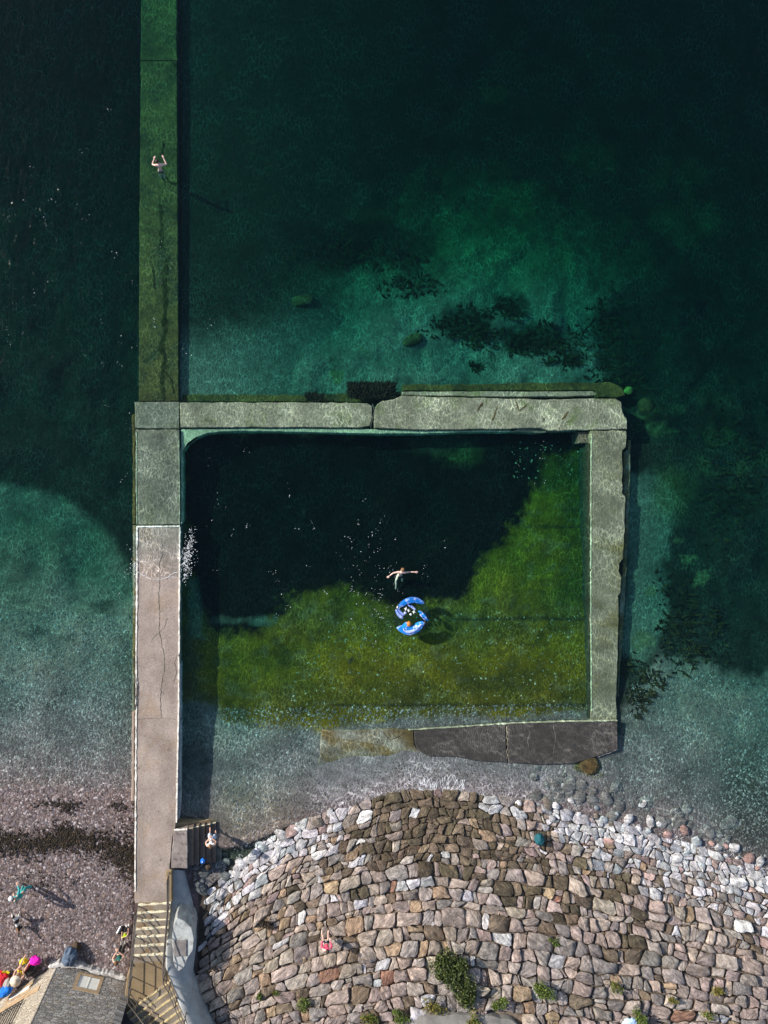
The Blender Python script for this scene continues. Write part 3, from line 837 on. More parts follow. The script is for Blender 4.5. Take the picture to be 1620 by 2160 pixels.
M['pale_patch'] = std_mat('flaking_pale_paint', (0.36, 0.375, 0.365), var=0.2, vscale=3, stain=(0.25, 0.24, 0.24), stain_scale=2.5, stain_lo=0.5, stain_hi=0.62)
M['hatch'] = std_mat('grey_plate', (0.17, 0.155, 0.15), var=0.25, vscale=3, stain=(0.12, 0.08, 0.06), stain_scale=4, stain_lo=0.55, stain_hi=0.7)
PB = [(366, 1946), (374, 1936), (390, 1944), (404, 1958), (409, 1980), (407, 2005), (398, 2020), (388, 2042), (376, 2050), (366, 2030), (363, 1990)]
prism('plinth', PB, lambda u, v: 2.05 + (v - 1940) * 0.004, 0.4, M['pale_patch'], bw, jag=1.0, seed=110)
prism('plate', [(367, 1985), (394, 1983), (394, 2018), (366, 2019)], lambda u, v: 2.10 + (v - 1940) * 0.004, 1.9, M['hatch'], bw, jag=0.4, seed=111)
# ------------------------------------------------------------------ stone revetment
RT = [(300, 1990), (405, 1912), (430, 1893), (470, 1858), (520, 1818), (560, 1786), (620, 1752), (700, 1720), (780, 1694), (850, 1678), (900, 1670), (1000, 1680), (1100, 1697), (1180, 1712),
      (1250, 1730), (1350, 1755), (1450, 1787), (1550, 1816), (1620, 1842), (1800, 1900), (2200, 2000)]
def rtop(u): return interp(RT, u)
RL = [(1700, 372), (1840, 398), (1870, 410), (1905, 414), (1950, 416), (2000, 415), (2040, 410), (2070, 406), (2100, 414), (2140, 426), (2190, 448), (2260, 480), (2500, 560)]
def rleft(v): return interp(RL, v)
def rev_z(u, v):
    b = np.minimum(np.asarray(v, float), 2290.0) - rtop(u)
    return 0.02 + b * 0.025 * 0.285
rev = thing('stone_revetment', px(1000, 1900, 0), 'sloping revetment of fitted rubble stones in front of the pool', 'revetment')
# bed under the stones
bu = np.arange(392, 2000, 11.0); bv = np.concatenate([np.arange(1660, 2300, 11.0), np.arange(2300, 3400, 60.0)])
V, F = [], []
for v in bv:
    for u in bu:
        z = float(rev_z(u, v)) - 0.075 + (float(fbm(u * 0.15, v * 0.15, 5, 2)) - 0.5) * 0.12
        V.append(tuple(px(u, v, max(z, -0.9))))
nb = len(bu)
for j in range(len(bv) - 1):
    for i in range(nb - 1):
        if bv[j] < rtop(bu[i]) - 6 or bu[i + 1] < rleft(bv[j]) - 30: continue
        F.append((j * nb + i, (j + 1) * nb + i, (j + 1) * nb + i + 1, j * nb + i + 1))
used = sorted({k for f in F for k in f}); rm = {k: i for i, k in enumerate(used)}
mesh_obj('earth_bed', [V[k] for k in used], [tuple(rm[k] for k in f) for f in F], M['bed'], rev, smooth=True)

# stone plan: cells between scattered centres, laid in courses that follow the bank's upper edge
rs = np.random.default_rng(5)
def warp(a, b):
    f = min(max(b / 520.0, 0), 1) * 0.75
    t = float(rtop(a)); tm = 1768
    return a, b + t * (1 - f) + tm * f
# rough courses of blocks of mixed height and length
def bnd(i, a):
    return ROWS[i] + (float(fbm(a * 0.018 + i * 3.7, i * 5.1, 23, 3)) - 0.5) * 20 + (float(vnoise(np.array(a * 0.06), np.array(i * 2.3), 29)) - 0.5) * 9
ROWS = [-30.0]
while ROWS[-1] < 560:
    bq = max(ROWS[-1], 0)
    ROWS.append(ROWS[-1] + (17.0 + 6.5 * min(bq / 280.0, 1)) * rs.uniform(0.78, 1.3))
cells = []
for i in range(len(ROWS) - 1):
    hrow = ROWS[i + 1] - ROWS[i]
    a = 330 + rs.uniform(0, 40); lean = rs.uniform(-4, 4)
    while a < 1780:
        w = hrow * rs.choice([0.8, 1.0, 1.2, 1.45, 1.85]) * rs.uniform(0.85, 1.15)
        if a > 1080 and ROWS[i] < 150: w *= 0.85
        lean2 = rs.uniform(-6, 6)
        n_ = 3
        up_ = [(a + lean + (w + lean2 - lean) * k / n_, 0) for k in range(n_ + 1)]
        lo_ = [(a - lean + (w - lean2 + lean) * k / n_, 0) for k in range(n_ + 1)]
        up_ = [(x, bnd(i, x) + (rs.uniform(-2.5, 2.5) if 0 < k < n_ else 0)) for k, (x, _) in enumerate(up_)]
        lo_ = [(x, bnd(i + 1, x) + (rs.uniform(-2.5, 2.5) if 0 < k < n_ else 0)) for k, (x, _) in enumerate(lo_)]
        left = [((up_[0][0] + lo_[0][0]) / 2 + rs.uniform(-2.5, 2.5), (up_[0][1] + lo_[0][1]) / 2)]
        right = [((up_[-1][0] + lo_[-1][0]) / 2 + rs.uniform(-2.5, 2.5), (up_[-1][1] + lo_[-1][1]) / 2)]
        q = rs.random()
        if q < 0.13 and w < hrow * 1.4:            # two thin stones on each other
            m1 = left[0]; m2 = right[0]
            cells.append(up_ + [m2, m1]); cells.append([m1, m2] + lo_[::-1])
        elif q < 0.22:                              # a stone with a wedge beside it
            f_ = rs.uniform(0.58, 0.75); tx_ = (up_[0][0] + (up_[-1][0] - up_[0][0]) * f_, up_[0][1] + (up_[-1][1] - up_[0][1]) * f_)
            f2 = f_ + rs.uniform(-0.18, 0.18); bx_ = (lo_[0][0] + (lo_[-1][0] - lo_[0][0]) * f2, lo_[0][1] + (lo_[-1][1] - lo_[0][1]) * f2)
            cells.append([up_[0], up_[1], tx_, bx_, lo_[1], lo_[0], left[0]]); cells.append([tx_, up_[-1], right[0], lo_[-1], bx_])
        else:
            cells.append(up_ + right + lo_[::-1] + left)
        a += w; lean = lean2
def stone_colour(u, v, b, r):
    pale = (0.56, 0.54, 0.55); grey = (0.23, 0.20, 0.182); mauve = (0.26, 0.205, 0.18); tan = (0.268, 0.22, 0.185); ochre = (0.25, 0.18, 0.12)
    dark = (0.085, 0.068, 0.045); brown = (0.125, 0.095, 0.068); pink = (0.38, 0.28, 0.255); blue = (0.33, 0.345, 0.36); red = (0.22, 0.12, 0.085)
    if u < 760:
        wp = max(0, 1 - b / 120.0) * (1.0 if u < 640 else 0.55)
    elif u > 1120:
        wp = max(0, min(1, (u - 1090) / 130.0)) * max(0, 1 - b / (120 + max(0, u - 1250) * 0.15))
    else:
        wp = 0.10 if b < 30 else 0.03
    wd = max(0, 1.15 - abs(u - 930) / 330.0) * max(0, min(1, (215 - b) / 120.0)) * (1 - min(1, wp * 2))
    if 1050 < u < 1350 and 100 < b < 240: wd = max(wd, 0.55)
    wt = max(0, 1 - abs(v - 1960) / 130.0) * max(0, min(1, (1120 - u) / 350.0)) * 0.75
    x = r.random()
    if x < wp * 1.15: c = pale if r.random() < 0.72 else (pink if r.random() < 0.45 else blue)
    elif x < wp + wd * 0.9: c = dark if r.random() < 0.5 else brown
    elif x < wp + wd + wt: c = tan if r.random() < 0.75 else ochre
    else:
        y = r.random()
        c = grey if y < 0.42 else mauve if y < 0.74 else tan if y < 0.86 else brown if y < 0.93 else pale if y < 0.965 else red if y < 0.975 else ochre
    k = r.uniform(0.80, 1.2) * (1.38 if c not in (pale, blue, pink) else 1.0)
    return [min(0.66, x * k * r.uniform(0.97, 1.03)) for x in c]

def stone_geo(poly, u, v, rr, wet=False):
    """Verts, faces, grain UVs of one stone from its outline (photo px): skirt, shoulder, worn top."""
    # round the corners
    for _ in range(1):
        q = []
        n = len(poly)
        for i in range(n):
            a, b = poly[i], poly[(i + 1) % n]
            k = rr.uniform(0.06, 0.30)
            q.append((a[0] * (1 - k) + b[0] * k, a[1] * (1 - k) + b[1] * k)); q.append((a[0] * k + b[0] * (1 - k), a[1] * k + b[1] * (1 - k)))
        poly = q
    # keep 8..14 outline points
    d = []
    n = len(poly)
    per = sum(math.hypot(poly[i][0] - poly[i - 1][0], poly[i][1] - poly[i - 1][1]) for i in range(n))
    m = 14
    pos = 0; acc = 0; i = 0
    tgt = [per * k / m for k in range(m)]
    cum = [0]
    for i in range(n):
        a, b = poly[i], poly[(i + 1) % n]
        cum.append(cum[-1] + math.hypot(b[0] - a[0], b[1] - a[1]))
    for tt in tgt:
        for i in range(n):
            if cum[i] <= tt <= cum[i + 1] + 1e-9:
                f = (tt - cum[i]) / max(cum[i + 1] - cum[i], 1e-9)
                a, b = poly[i], poly[(i + 1) % n]
                d.append((a[0] + (b[0] - a[0]) * f, a[1] + (b[1] - a[1]) * f)); break
    cx = sum(p[0] for p in d) / len(d); cy = sum(p[1] for p in d) / len(d)
    size = math.sqrt(abs(sum(d[i - 1][0] * d[i][1] - d[i][0] * d[i - 1][1] for i in range(len(d)))) / 2)
    gap = rr.uniform(0.1, 0.7)
    sc = max(0.6, 1 - gap / (size * 0.5))
    d = [(cx + (p[0] - cx) * sc + rr.uniform(-0.5, 0.5), cy + (p[1] - cy) * sc + rr.uniform(-0.5, 0.5)) for p in d]
    z0 = float(rev_z(cx, cy))
    hgt = size * S * rr.uniform(0.10, 0.30)
    tx, ty = rr.uniform(-0.22, 0.22), rr.uniform(-0.22, 0.22)
    V = []
    n = len(d)
    slope = 0.285
    rings = ((1.0, -0.24), (0.985, 0.15), (0.93, 0.75), (0.60, 0.97))
    ph = rr.uniform(0, 6.28)
    for (s, hz) in rings:
        for k, p in enumerate(d):
            jit = rr.uniform(-0.09, 0.07) if s < 0.95 else 0
            ss_ = s + jit
            u_, v_ = cx + (p[0] - cx) * ss_, cy + (p[1] - cy) * ss_
            dx, dy = (u_ - cx) * S, (v_ - cy) * S
            z = z0 + dy * slope + (hz if hz < 0 else hz * hgt + (tx * dx + ty * dy) * (1 if hz > 0.3 else 0.4)) + (rr.uniform(-0.11, 0.10) * hgt if hz > 0.3 else 0)
            V.append(px(u_, v_, z))
    V.append(px(cx + rr.uniform(-2, 2), cy + rr.uniform(-2, 2), z0 + hgt * rr.uniform(0.93, 1.03)))
    F = []
    # outline orientation
    ar = sum(d[i - 1][0] * d[i][1] - d[i][0] * d[i - 1][1] for i in range(n))
    for r_ in range(len(rings) - 1):
        for k in range(n):
            k2 = (k + 1) % n
            F.append((r_ * n + k, r_ * n + k2, (r_ + 1) * n + k2, (r_ + 1) * n + k))
    top = (len(rings) - 1) * n
    for k in range(n):
        F.append((top + k, top + (k + 1) % n, len(V) - 1))
    if ar > 0:
        F = [f[::-1] for f in F]
    # direction of the grain: along the longest extent, roughly
    ang = math.atan2(*reversed(max(((p[0] - cx, -(p[1] - cy)) for p in d), key=lambda w: w[0] ** 2 + w[1] ** 2))) + rr.uniform(-0.3, 0.3)
    off = (rr.uniform(0, 60), rr.uniform(0, 60), rr.uniform(0, 60))
    ca_, sa_ = math.cos(ang), math.sin(ang)
    G = []
    ox, oy = V[-1].x, V[-1].y
    for p in V:
        x, y = p.x - ox, p.y - oy
        G.append((x * ca_ + y * sa_ + off[0], -x * sa_ + y * ca_ + off[1], p.z + off[2]))
    return V, F, G, size

def add_stone_mesh(name, V, F, G, Cc, parent):
    off = WLOC[parent.name]
    o_ = V[len(V) - 1] if parent is rev and len(V) < 100 else None
    me = bpy.data.meshes.new(name)
    base = Vector((o_.x, o_.y, o_.z)) if o_ is not None else off
    me.from_pydata([tuple(p - base) for p in V], [], F)
    a = me.color_attributes.new('Col', 'FLOAT_COLOR', 'POINT')
    a.data.foreach_set('color', np.array([(*c, 1) for c in Cc], np.float32).ravel())
    g = me.attributes.new('grain', 'FLOAT_VECTOR', 'POINT')
    g.data.foreach_set('vector', np.array(G, np.float32).ravel())
    me.shade_smooth()
    me.set_sharp_from_angle(angle=math.radians(34))
    me.update()
    o = link_mesh(name, me, M['stone'], parent)
    o.location = base - off
    return o
stones = []
for i, poly in enumerate(cells):
    poly = [warp(*p) for p in poly]
    cu = sum(p[0] for p in poly) / len(poly); cv = sum(p[1] for p in poly) / len(poly)
    ul = float(rleft(cv))
    if cu < ul + 6 or cu > 1740 or cv > 2260: continue
    if cv < float(rtop(cu)) - 12: continue
    if cv > 2142 and 868 < cu < 1085: continue        # the flat kerb at the foot of the picture
    poly = [(max(p[0], float(rleft(p[1])) + 1), p[1]) for p in poly]
    rr = random.Random(1000 + i)
    V, F, G, size = stone_geo(poly, cu, cv, rr)
    bb = cv - float(rtop(cu))
    colr = stone_colour(cu, cv, bb, rr)
    inview = cu < 1625 and cv < 2165
    stones.append((size if inview else 0, V, F, G, [colr] * len(V)))
stones.sort(key=lambda s: -s[0])
for s in stones[:300]:
    add_stone_mesh('stone', s[1], s[2], s[3], s[4], rev)
V, F, G, Cc = [], [], [], []
for s in stones[300:]:
    o = len(V)
    V += s[1]; F += [tuple(i + o for i in f) for f in s[2]]; G += s[3]; Cc += s[4]
# chinking stones and loose cobbles at the water's edge
def lump(c, r, rr, flat=0.6):
    V, F = [], []
    n = 9
    yaw = rr.uniform(0, 6.28); e = rr.uniform(1.0, 1.7)
    V.append(Vector((0, 0, flat)))
    for (s, z) in ((0.55, 0.85), (0.92, 0.45), (1.0, 0.0), (0.8, -0.5)):
        for k in range(n):
            an = 2 * math.pi * k / n
            q = s * rr.uniform(0.86, 1.14)
            V.append(Vector((math.cos(an) * q * e, math.sin(an) * q, z * flat * rr.uniform(0.85, 1.15))))
    for k in range(n):
        F.append((0, 1 + k, 1 + (k + 1) % n))
    for q in range(3):
        for k in range(n):
            k2 = (k + 1) % n
            F.append((1 + q * n + k, 1 + (q + 1) * n + k, 1 + (q + 1) * n + k2, 1 + q * n + k2))
    m = Matrix.Rotation(yaw, 3, 'Z') @ Euler((rr.uniform(-0.3, 0.3), rr.uniform(-0.3, 0.3), 0)).to_matrix()
    return [m @ p * r + c for p in V], F
def put_lump(u, v, z, r, rr, col, flat=0.6):
    global V, F, G, Cc
    vv_, ff_ = lump(px(u, v, z), r, rr, flat)
    o = len(V); V += vv_; F += [tuple(i + o for i in f) for f in ff_]
    off = Vector((rr.uniform(0, 60), rr.uniform(0, 60), rr.uniform(0, 60)))
    c0 = px(u, v, z); G += [tuple(p - c0 + off) for p in vv_]; Cc += [col] * len(vv_)
rr = random.Random(77)
for _ in range(560):
    u = rr.uniform(420, 1700); b = rr.uniform(4, 480) ** 1.0
    v = float(rtop(u)) + b
    if u < float(rleft(v)) + 8 or v > 2200: continue
    put_lump(u, v, float(rev_z(u, v)) - 0.06, rr.uniform(0.06, 0.14), rr, stone_colour(u, v, b, rr))
edge_pts = []
for _ in range(300):                      # loose cobbles along the edge
    u = rr.choice([rr.uniform(500, 700), rr.uniform(1080, 1680), rr.uniform(1150, 1680), rr.uniform(1250, 1680)])
    b = rr.gauss(8, 10)
    if u > 1150: b = rr.gauss(6, 20)
    v = float(rtop(u)) + b - 6
    if u < float(rleft(v)) + 12: continue
    rad_ = rr.uniform(0.13, 0.34)
    if any((u - q[0]) ** 2 + (v - q[1]) ** 2 < ((rad_ + q[2]) / S * 0.95) ** 2 for q in edge_pts): continue
    edge_pts.append((u, v, rad_))
    z = float(rev_z(u, v)) if b > 0 else float(ground_z(np.array(u), np.array(v))) + 0.06
    c = [0.5, 0.5, 0.5]; k = rr.random()
    c = (0.58, 0.57, 0.57) if k < 0.6 else (0.36, 0.40, 0.42) if k < 0.8 else (0.42, 0.27, 0.24) if k < 0.88 else (0.2, 0.17, 0.14)
    kk_ = rr.uniform(0.7, 1.15)
    put_lump(u, v, z, rad_ * 0.9, rr, [x * kk_ for x in c], rr.uniform(0.45, 0.75))
for _ in range(60):                       # sunken cobbles off the right-hand shore
    u = rr.uniform(1120, 1560); v = float(rtop(u)) - rr.uniform(20, 85)
    z = float(ground_z(np.array(u), np.array(v)))
    put_lump(u, v, z - 0.02, rr.uniform(0.12, 0.34), rr, (lambda q: [x * q for x in (0.22, 0.225, 0.215)])(rr.uniform(0.6, 1.0)), 0.4)
for _ in range(14):                       # cobbles beside the steps, shade put into their darker colour
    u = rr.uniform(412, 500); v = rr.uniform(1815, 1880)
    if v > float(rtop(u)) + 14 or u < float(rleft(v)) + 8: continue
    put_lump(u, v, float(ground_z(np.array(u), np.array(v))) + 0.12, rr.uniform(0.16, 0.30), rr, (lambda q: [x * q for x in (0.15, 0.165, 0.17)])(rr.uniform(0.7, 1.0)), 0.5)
o = add_stone_mesh('small_stones', V, F, G, Cc, rev)
tag(o, None, None, None, 'stuff')
kb = prism('kerb_slab', [(872, 2146), (960, 2140), (1040, 2146), (1085, 2152), (1110, 2200), (860, 2200)], lambda u, v: float(rev_z(u, v)) + 0.22, 0.5, std_mat('path_edge', (0.19, 0.18, 0.165), var=0.3, vscale=2, grain=0.25), None, jag=2.0, seed=120)
tag(kb, 'flat grey concrete slab at the top of the stone slope', 'slab', None, 'thing')

# ------------------------------------------------------------------ loose rocks in the sea
M['rock'] = std_mat('weedy_rock', (0.075, 0.050, 0.016), var=0.5, vscale=3, grain=0.4, gscale=12, bump=0.8)
def rock(u, v, r, label, flat=0.5, mat=None, e=1.4, rot=0.0):
    z = float(ground_z(np.array(u), np.array(v)))
    rr = random.Random(int(u * 7 + v))
    bm = bmesh.new()
    bmesh.ops.create_icosphere(bm, subdivisions=3, radius=1.0)
    for w in bm.verts:
        p = w.co
        k = 0.75 + 0.5 * float(fbm(p.x * 1.6 + u, p.y * 1.6 + p.z * 1.3, 3, 3))
        w.co = Vector((p.x * r * e * k, p.y * r * k, p.z * r * flat * k))
    o = bm_obj('sunken_rock', bm, mat or M['rock'], None, True)
    o.location = px(u, v, z + r * 0.1); o.rotation_euler = (0, 0, rot)
    return tag(o, label, 'rock', 'sunken rocks around the pool', 'thing')
rock(871, 717, 0.34, 'long yellow brown rock lying on the turquoise sand beyond the pool', 0.5, None, 1.7, 0.3)
rock(637, 634, 0.32, 'dim olive rock lying deep between the causeway and the pool wall', 0.4, None, 1.9, 0.2)
rock(1243, 1616, 0.50, 'round olive green rock at the outer corner of the dark pool wall', 0.35, None, 1.1)
rock(1325, 824, 0.22, 'bright yellow green rock off the far outside corner of the pool', 0.8, std_mat('lime_rock', (0.24, 0.23, 0.05), var=0.4, vscale=4), 1.2, 0.6)
rock(1362, 856, 0.42, 'dim green boulder just outside the far corner of the pool', 0.5, None, 1.0)

# ------------------------------------------------------------------ shingle: many small pebbles on the beach and in the shallows
def pebble_field(name, regions, mat, palette, seed, label=None, kind='stuff', parent=None, rmin=0.022, rmax=0.055, zoff=0.0, flat=0.6, spread=0.4):
    rg = np.random.default_rng(seed)
    base = np.array([(1, 0, 0), (0.3, 0.95, 0), (-0.85, 0.55, 0), (-0.8, -0.6, 0), (0.35, -0.9, 0), (0.05, 0.05, 1)], float)
    fc = np.array([(0, 1, 5), (1, 2, 5), (2, 3, 5), (3, 4, 5), (4, 0, 5)])
    U, Vv = [], []
    for (pts, n) in regions:
        a = np.array(pts); lo, hi = a.min(0), a.max(0)
        q = rg.uniform(lo, hi, (n, 2))
        q = q[polysd(pts, q[:, 0], q[:, 1]) > 0]
        U.append(q[:, 0]); Vv.append(q[:, 1])
    U = np.concatenate(U); Vv = np.concatenate(Vv)
    z = ground_z(U, Vv) + zoff
    k = S * (H - z) / H
    X = XC + (U - NU) * k; Y = YC - (Vv - NV) * k
    # plan position of the photo point: re-evaluate once so the pebbles sit on the ground
    z = ground_z(810 + X / S, 1080 - Y / S) + zoff
    n = len(X)
    r = rg.uniform(rmin, rmax, n) * rg.choice([0.8, 1, 1, 1.5], n); yaw = rg.uniform(0, 6.28, n); e = rg.uniform(1, 1.6, n)
    bx = base[None, :, 0] * e[:, None]; by = np.broadcast_to(base[None, :, 1], bx.shape)
    cx = (bx * np.cos(yaw)[:, None] - by * np.sin(yaw)[:, None]) * r[:, None] + X[:, None]
    cy = (bx * np.sin(yaw)[:, None] + by * np.cos(yaw)[:, None]) * r[:, None] + Y[:, None]
    tilt = rg.uniform(-0.35, 0.35, (n, 1))
    cz = (base[None, :, 2] * flat + base[None, :, 0] * tilt * 0.6) * r[:, None] + z[:, None] - 0.01 + 0.006
    co = np.stack([cx, cy, cz], -1).reshape(-1, 3).astype(np.float32)
    f = (fc[None] + (np.arange(n) * 6)[:, None, None]).reshape(-1, 3).astype(np.int32)
    me = bpy.data.meshes.new(name)
    me.vertices.add(len(co)); me.vertices.foreach_set('co', co.ravel())
    me.loops.add(f.size); me.polygons.add(len(f))
    me.loops.foreach_set('vertex_index', f.ravel())
    me.polygons.foreach_set('loop_start', (np.arange(len(f)) * 3).astype(np.int32))
    me.polygons.foreach_set('loop_total', np.full(len(f), 3, np.int32))
    me.update(); me.validate()
    pal = np.array(palette, float)
    c = pal[rg.integers(0, len(pal), n)] * rg.uniform(1 - spread, 1 + spread, (n, 1))
    cc = np.ones((n, 6, 4), np.float32); cc[:, :, :3] = c[:, None, :]
    at = me.color_attributes.new('Col', 'FLOAT_COLOR', 'POINT'); at.data.foreach_set('color', cc.ravel())
    o = link_mesh(name, me, mat, parent)
    return tag(o, label, None, None, kind)
M['pebble'] = std_mat('pebbles', attr='Col', var=0.15, vscale=8, grain=0.1, bump=0)
BEACH = [(-140, 1655), (282, 1660), (282, 1905), (268, 2070), (120, 2035), (-140, 2190)]
drypal = [(0.17, 0.13, 0.128), (0.12, 0.093, 0.09), (0.24, 0.19, 0.187), (0.08, 0.06, 0.056), (0.18, 0.13, 0.11), (0.34, 0.30, 0.30), (0.15, 0.13, 0.14)]
pebble_field('beach_pebbles', [(BEACH, 27000)], M['pebble'], drypal, 1, 'mauve shingle of the small beach beside the jetty', rmin=0.03, rmax=0.065)
wetpal = [(0.11, 0.10, 0.096), (0.14, 0.128, 0.124), (0.08, 0.073, 0.07), (0.17, 0.158, 0.152), (0.13, 0.108, 0.106), (0.24, 0.23, 0.22)]
SHAL = [([(-140, 1440), (281, 1440), (281, 1668), (-140, 1668)], 15000), ([(-140, 1280), (281, 1300), (281, 1450), (-140, 1450)], 4000),
        ([(484, 1530), (676, 1550), (660, 1640), (700, 1660), (840, 1600), (900, 1605), (1215, 1620), (1310, 1590), (1330, 1440), (1480, 1420), (1680, 1450), (1680, 1850), (1540, 1812), (1240, 1725), (1000, 1676), (880, 1668), (700, 1716), (560, 1784), (486, 1800)], 36000),
        ([(400, 1495), (1245, 1485), (1245, 1520), (870, 1535), (680, 1538), (500, 1550)], 2500)]
pebble_field('sunken_pebbles', SHAL, M['pebble'], wetpal, 2, 'grey pebbles under the shallow water along the shore', rmin=0.022, rmax=0.052, spread=0.2)
pebble_field('pale_specks', [([(700, 1290), (1245, 1290), (1245, 1515), (560, 1515)], 900), ([(1080, 930), (1235, 930), (1235, 1010), (1080, 1010)], 90)], M['pebble'],
             [(0.20, 0.19, 0.12), (0.26, 0.24, 0.17), (0.14, 0.15, 0.08)], 3, 'pale shells and pebbles scattered over the green pool floor', rmin=0.02, rmax=0.045)
pebble_field('stair_foot_gravel', [([(408, 1828), (480, 1812), (470, 1845), (425, 1885), (412, 1880)], 1400)], M['pebble'], wetpal, 9, 'dark gravel between the side steps and the stones', rmin=0.03, rmax=0.06, zoff=0.12)

# wrack: the dark band of seaweed thrown up on the beach
def wrack(name, n, fn, palette, seed, label, lmin=0.04, lmax=0.13, lift=0.05, wid=0.3):
    rg = np.random.default_rng(seed)
    X, Y, Z, L, A = [], [], [], [], []
    while len(X) < n:
        u, v, keep = fn(rg)
        if not keep: continue
        p0 = px(u, v, 0.0); z = float(ground_z(np.array(u), np.array(v)))
        p = px(u, v, z)
        X.append(p.x); Y.append(p.y); Z.append(z + rg.uniform(0.01, lift)); L.append(rg.uniform(lmin, lmax)); A.append(rg.uniform(0, 6.28))
    V, F, Cc = [], [], []
    pal = np.array(palette)
    for i in range(n):
        ca_, sa_ = math.cos(A[i]), math.sin(A[i]); l = L[i]; w = l * wid
        c = pal[rg.integers(0, len(pal))] * rg.uniform(0.7, 1.3)
        t = rg.uniform(-0.03, 0.03)
        o = len(V)
        for (a, b, z) in ((-l, 0, -0.02), (0, w, 0.02 + t), (l, 0, -0.015), (0, -w, 0.015 - t), (0, 0, 0.035)):
            V.append((X[i] + a * ca_ - b * sa_, Y[i] + a * sa_ + b * ca_, Z[i] + z)); Cc.append(tuple(c))
        F += [(o, o + 4, o + 1), (o + 1, o + 4, o + 2), (o + 2, o + 4, o + 3), (o + 3, o + 4, o)]
    F = [f[::-1] for f in F]
    ob = mesh_obj(name, V, F, M['wrack'], None, cols=Cc)
    return tag(ob, label, None, None, 'stuff')
M['wrack'] = std_mat('dead_seaweed', attr='Col', var=0.3, vscale=6, bump=0)
def wfn(rg):
    u = rg.uniform(-120, 283)
    c = 1772 + 10 * math.sin(u * 0.03) + (8 if u > 150 else 0) + max(0, u - 150) * 0.12
    d = rg.normal(0, 14 + max(0, u - 170) * 0.09)
    v = c + d
    dens = float(fbm(u * 0.03, v * 0.05, 91, 4))
    return u, v, rg.random() < 0.25 + 1.6 * max(0, dens - 0.3) and u < 283
wrack('beach_wrack', 4300, wfn, [(0.030, 0.022, 0.014), (0.048, 0.034, 0.020), (0.022, 0.018, 0.014)], 4, 'dark band of dried seaweed across the shingle beach')
def wfn2(rg):
    k = rg.integers(0, 5)
    c = [(120, 1695, 30, 5), (140, 1703, 14, 6), (255, 1700, 20, 6), (95, 1855, 40, 18), (270, 1800, 8, 40)][k]
    return rg.normal(c[0], c[2]), min(rg.normal(c[1], c[3]), 1890), rg.random() < 0.8
def wfn2b(rg):
    u, v, k = wfn2(rg)
    return u, v, k and u < 282
wrack('loose_wrack', 420, wfn2b, [(0.022, 0.018, 0.012), (0.035, 0.026, 0.016)], 5, 'thin scraps of dark seaweed on the upper shingle')

# seaweed clinging to the seaward pool wall
def weed_clump(u0, u1, v0, v1, z, n, label, seed):
    rg = random.Random(seed)
    V, F = [], []
    for _ in range(n):
        u = rg.uniform(u0, u1); v = rg.uniform(v0 + 3, v1)
        p = px(u, v, z + rg.uniform(-0.25, 0.12))
        L = rg.uniform(0.10, 0.32); an = rg.gauss(math.pi / 2, 0.7)
        if v > v0 + (v1 - v0) * 0.6: L *= 0.7
        d = Vector((math.cos(an), math.sin(an), rg.uniform(-0.15, 0.35))); s = Vector((-d.y, d.x, 0)) * rg.uniform(0.02, 0.05)
        o = len(V)
        V += [p - s * 0.5, p + s * 0.5, p + d * L * 0.5 + s, p + d * L, p + d * L * 0.5 - s]
        F += [(o, o + 4, o + 3), (o, o + 3, o + 2), (o, o + 2, o + 1)]
    ob = mesh_obj('seaweed_clump', V, [f[::-1] for f in F], M['kelp'], None)
    return tag(ob, label, 'seaweed', 'dark seaweed clumps on the pool wall', 'thing')
M['kelp'] = std_mat('dark_kelp', (0.012, 0.014, 0.009), var=0.3, vscale=4, bump=0, spec=0.0)
weed_clump(735, 832, 808, 842, -0.42, 1500, 'large black seaweed clump hanging on the seaward pool wall by its break', 1)
weed_clump(648, 682, 832, 848, -0.45, 300, 'small dark seaweed clump on the seaward pool wall, apart from the large one', 2)

def weed_bed(name, blobs, seed, label):
    rg = random.Random(seed)
    V, F, Cc = [], [], []
    for (cu, cv, ru, rv, n) in blobs:
        for _ in range(n):
            an = rg.uniform(0, 6.28); q = rg.random() ** 0.6 * (1 + 0.35 * math.sin(an * 3 + cu) + 0.2 * math.sin(an * 7 + cv))
            u, v = cu + math.cos(an) * ru * q, cv + math.sin(an) * rv * q
            x = XC + (u - NU) * S * 1.03; y = YC - (v - NV) * S * 1.03
            z = float(ground_z(np.array(810 + x / S), np.array(1080 - y / S)))
            p = Vector((x, y, z)); L = rg.uniform(0.15, 0.45); a2 = rg.uniform(0, 6.28)
            d = Vector((math.cos(a2), math.sin(a2), rg.uniform(0.2, 0.7))); s = Vector((-d.y, d.x, 0)) * rg.uniform(0.03, 0.08)
            o = len(V)
            V += [p - s * 0.5, p + s * 0.5, p + d * L * 0.5 + s, p + d * L, p + d * L * 0.5 - s]
            F += [(o, o + 4, o + 3), (o, o + 3, o + 2), (o, o + 2, o + 1)]
    ob = mesh_obj(name, V, [f[::-1] for f in F], M['kelp_brown'], None)
    return tag(ob, label, None, None, 'stuff')
M['kelp_brown'] = std_mat('brown_kelp', (0.026, 0.022, 0.010), var=0.5, vscale=1.5, bump=0, spec=0.0)
weed_bed('weed_bed', [(985, 685, 66, 40, 300), (1135, 715, 100, 36, 400), (1080, 642, 40, 22, 130), (1215, 755, 28, 14, 80), (760, 515, 130, 40, 260), (1010, 772, 14, 8, 26), (1300, 690, 60, 80, 240), (1330, 790, 60, 40, 160), (1440, 1330, 70, 100, 320), (1340, 1440, 36, 60, 150), (1560, 1000, 90, 140, 340), (880, 590, 70, 30, 90)], 21, 'dark seaweed beds on the seabed around the pool')

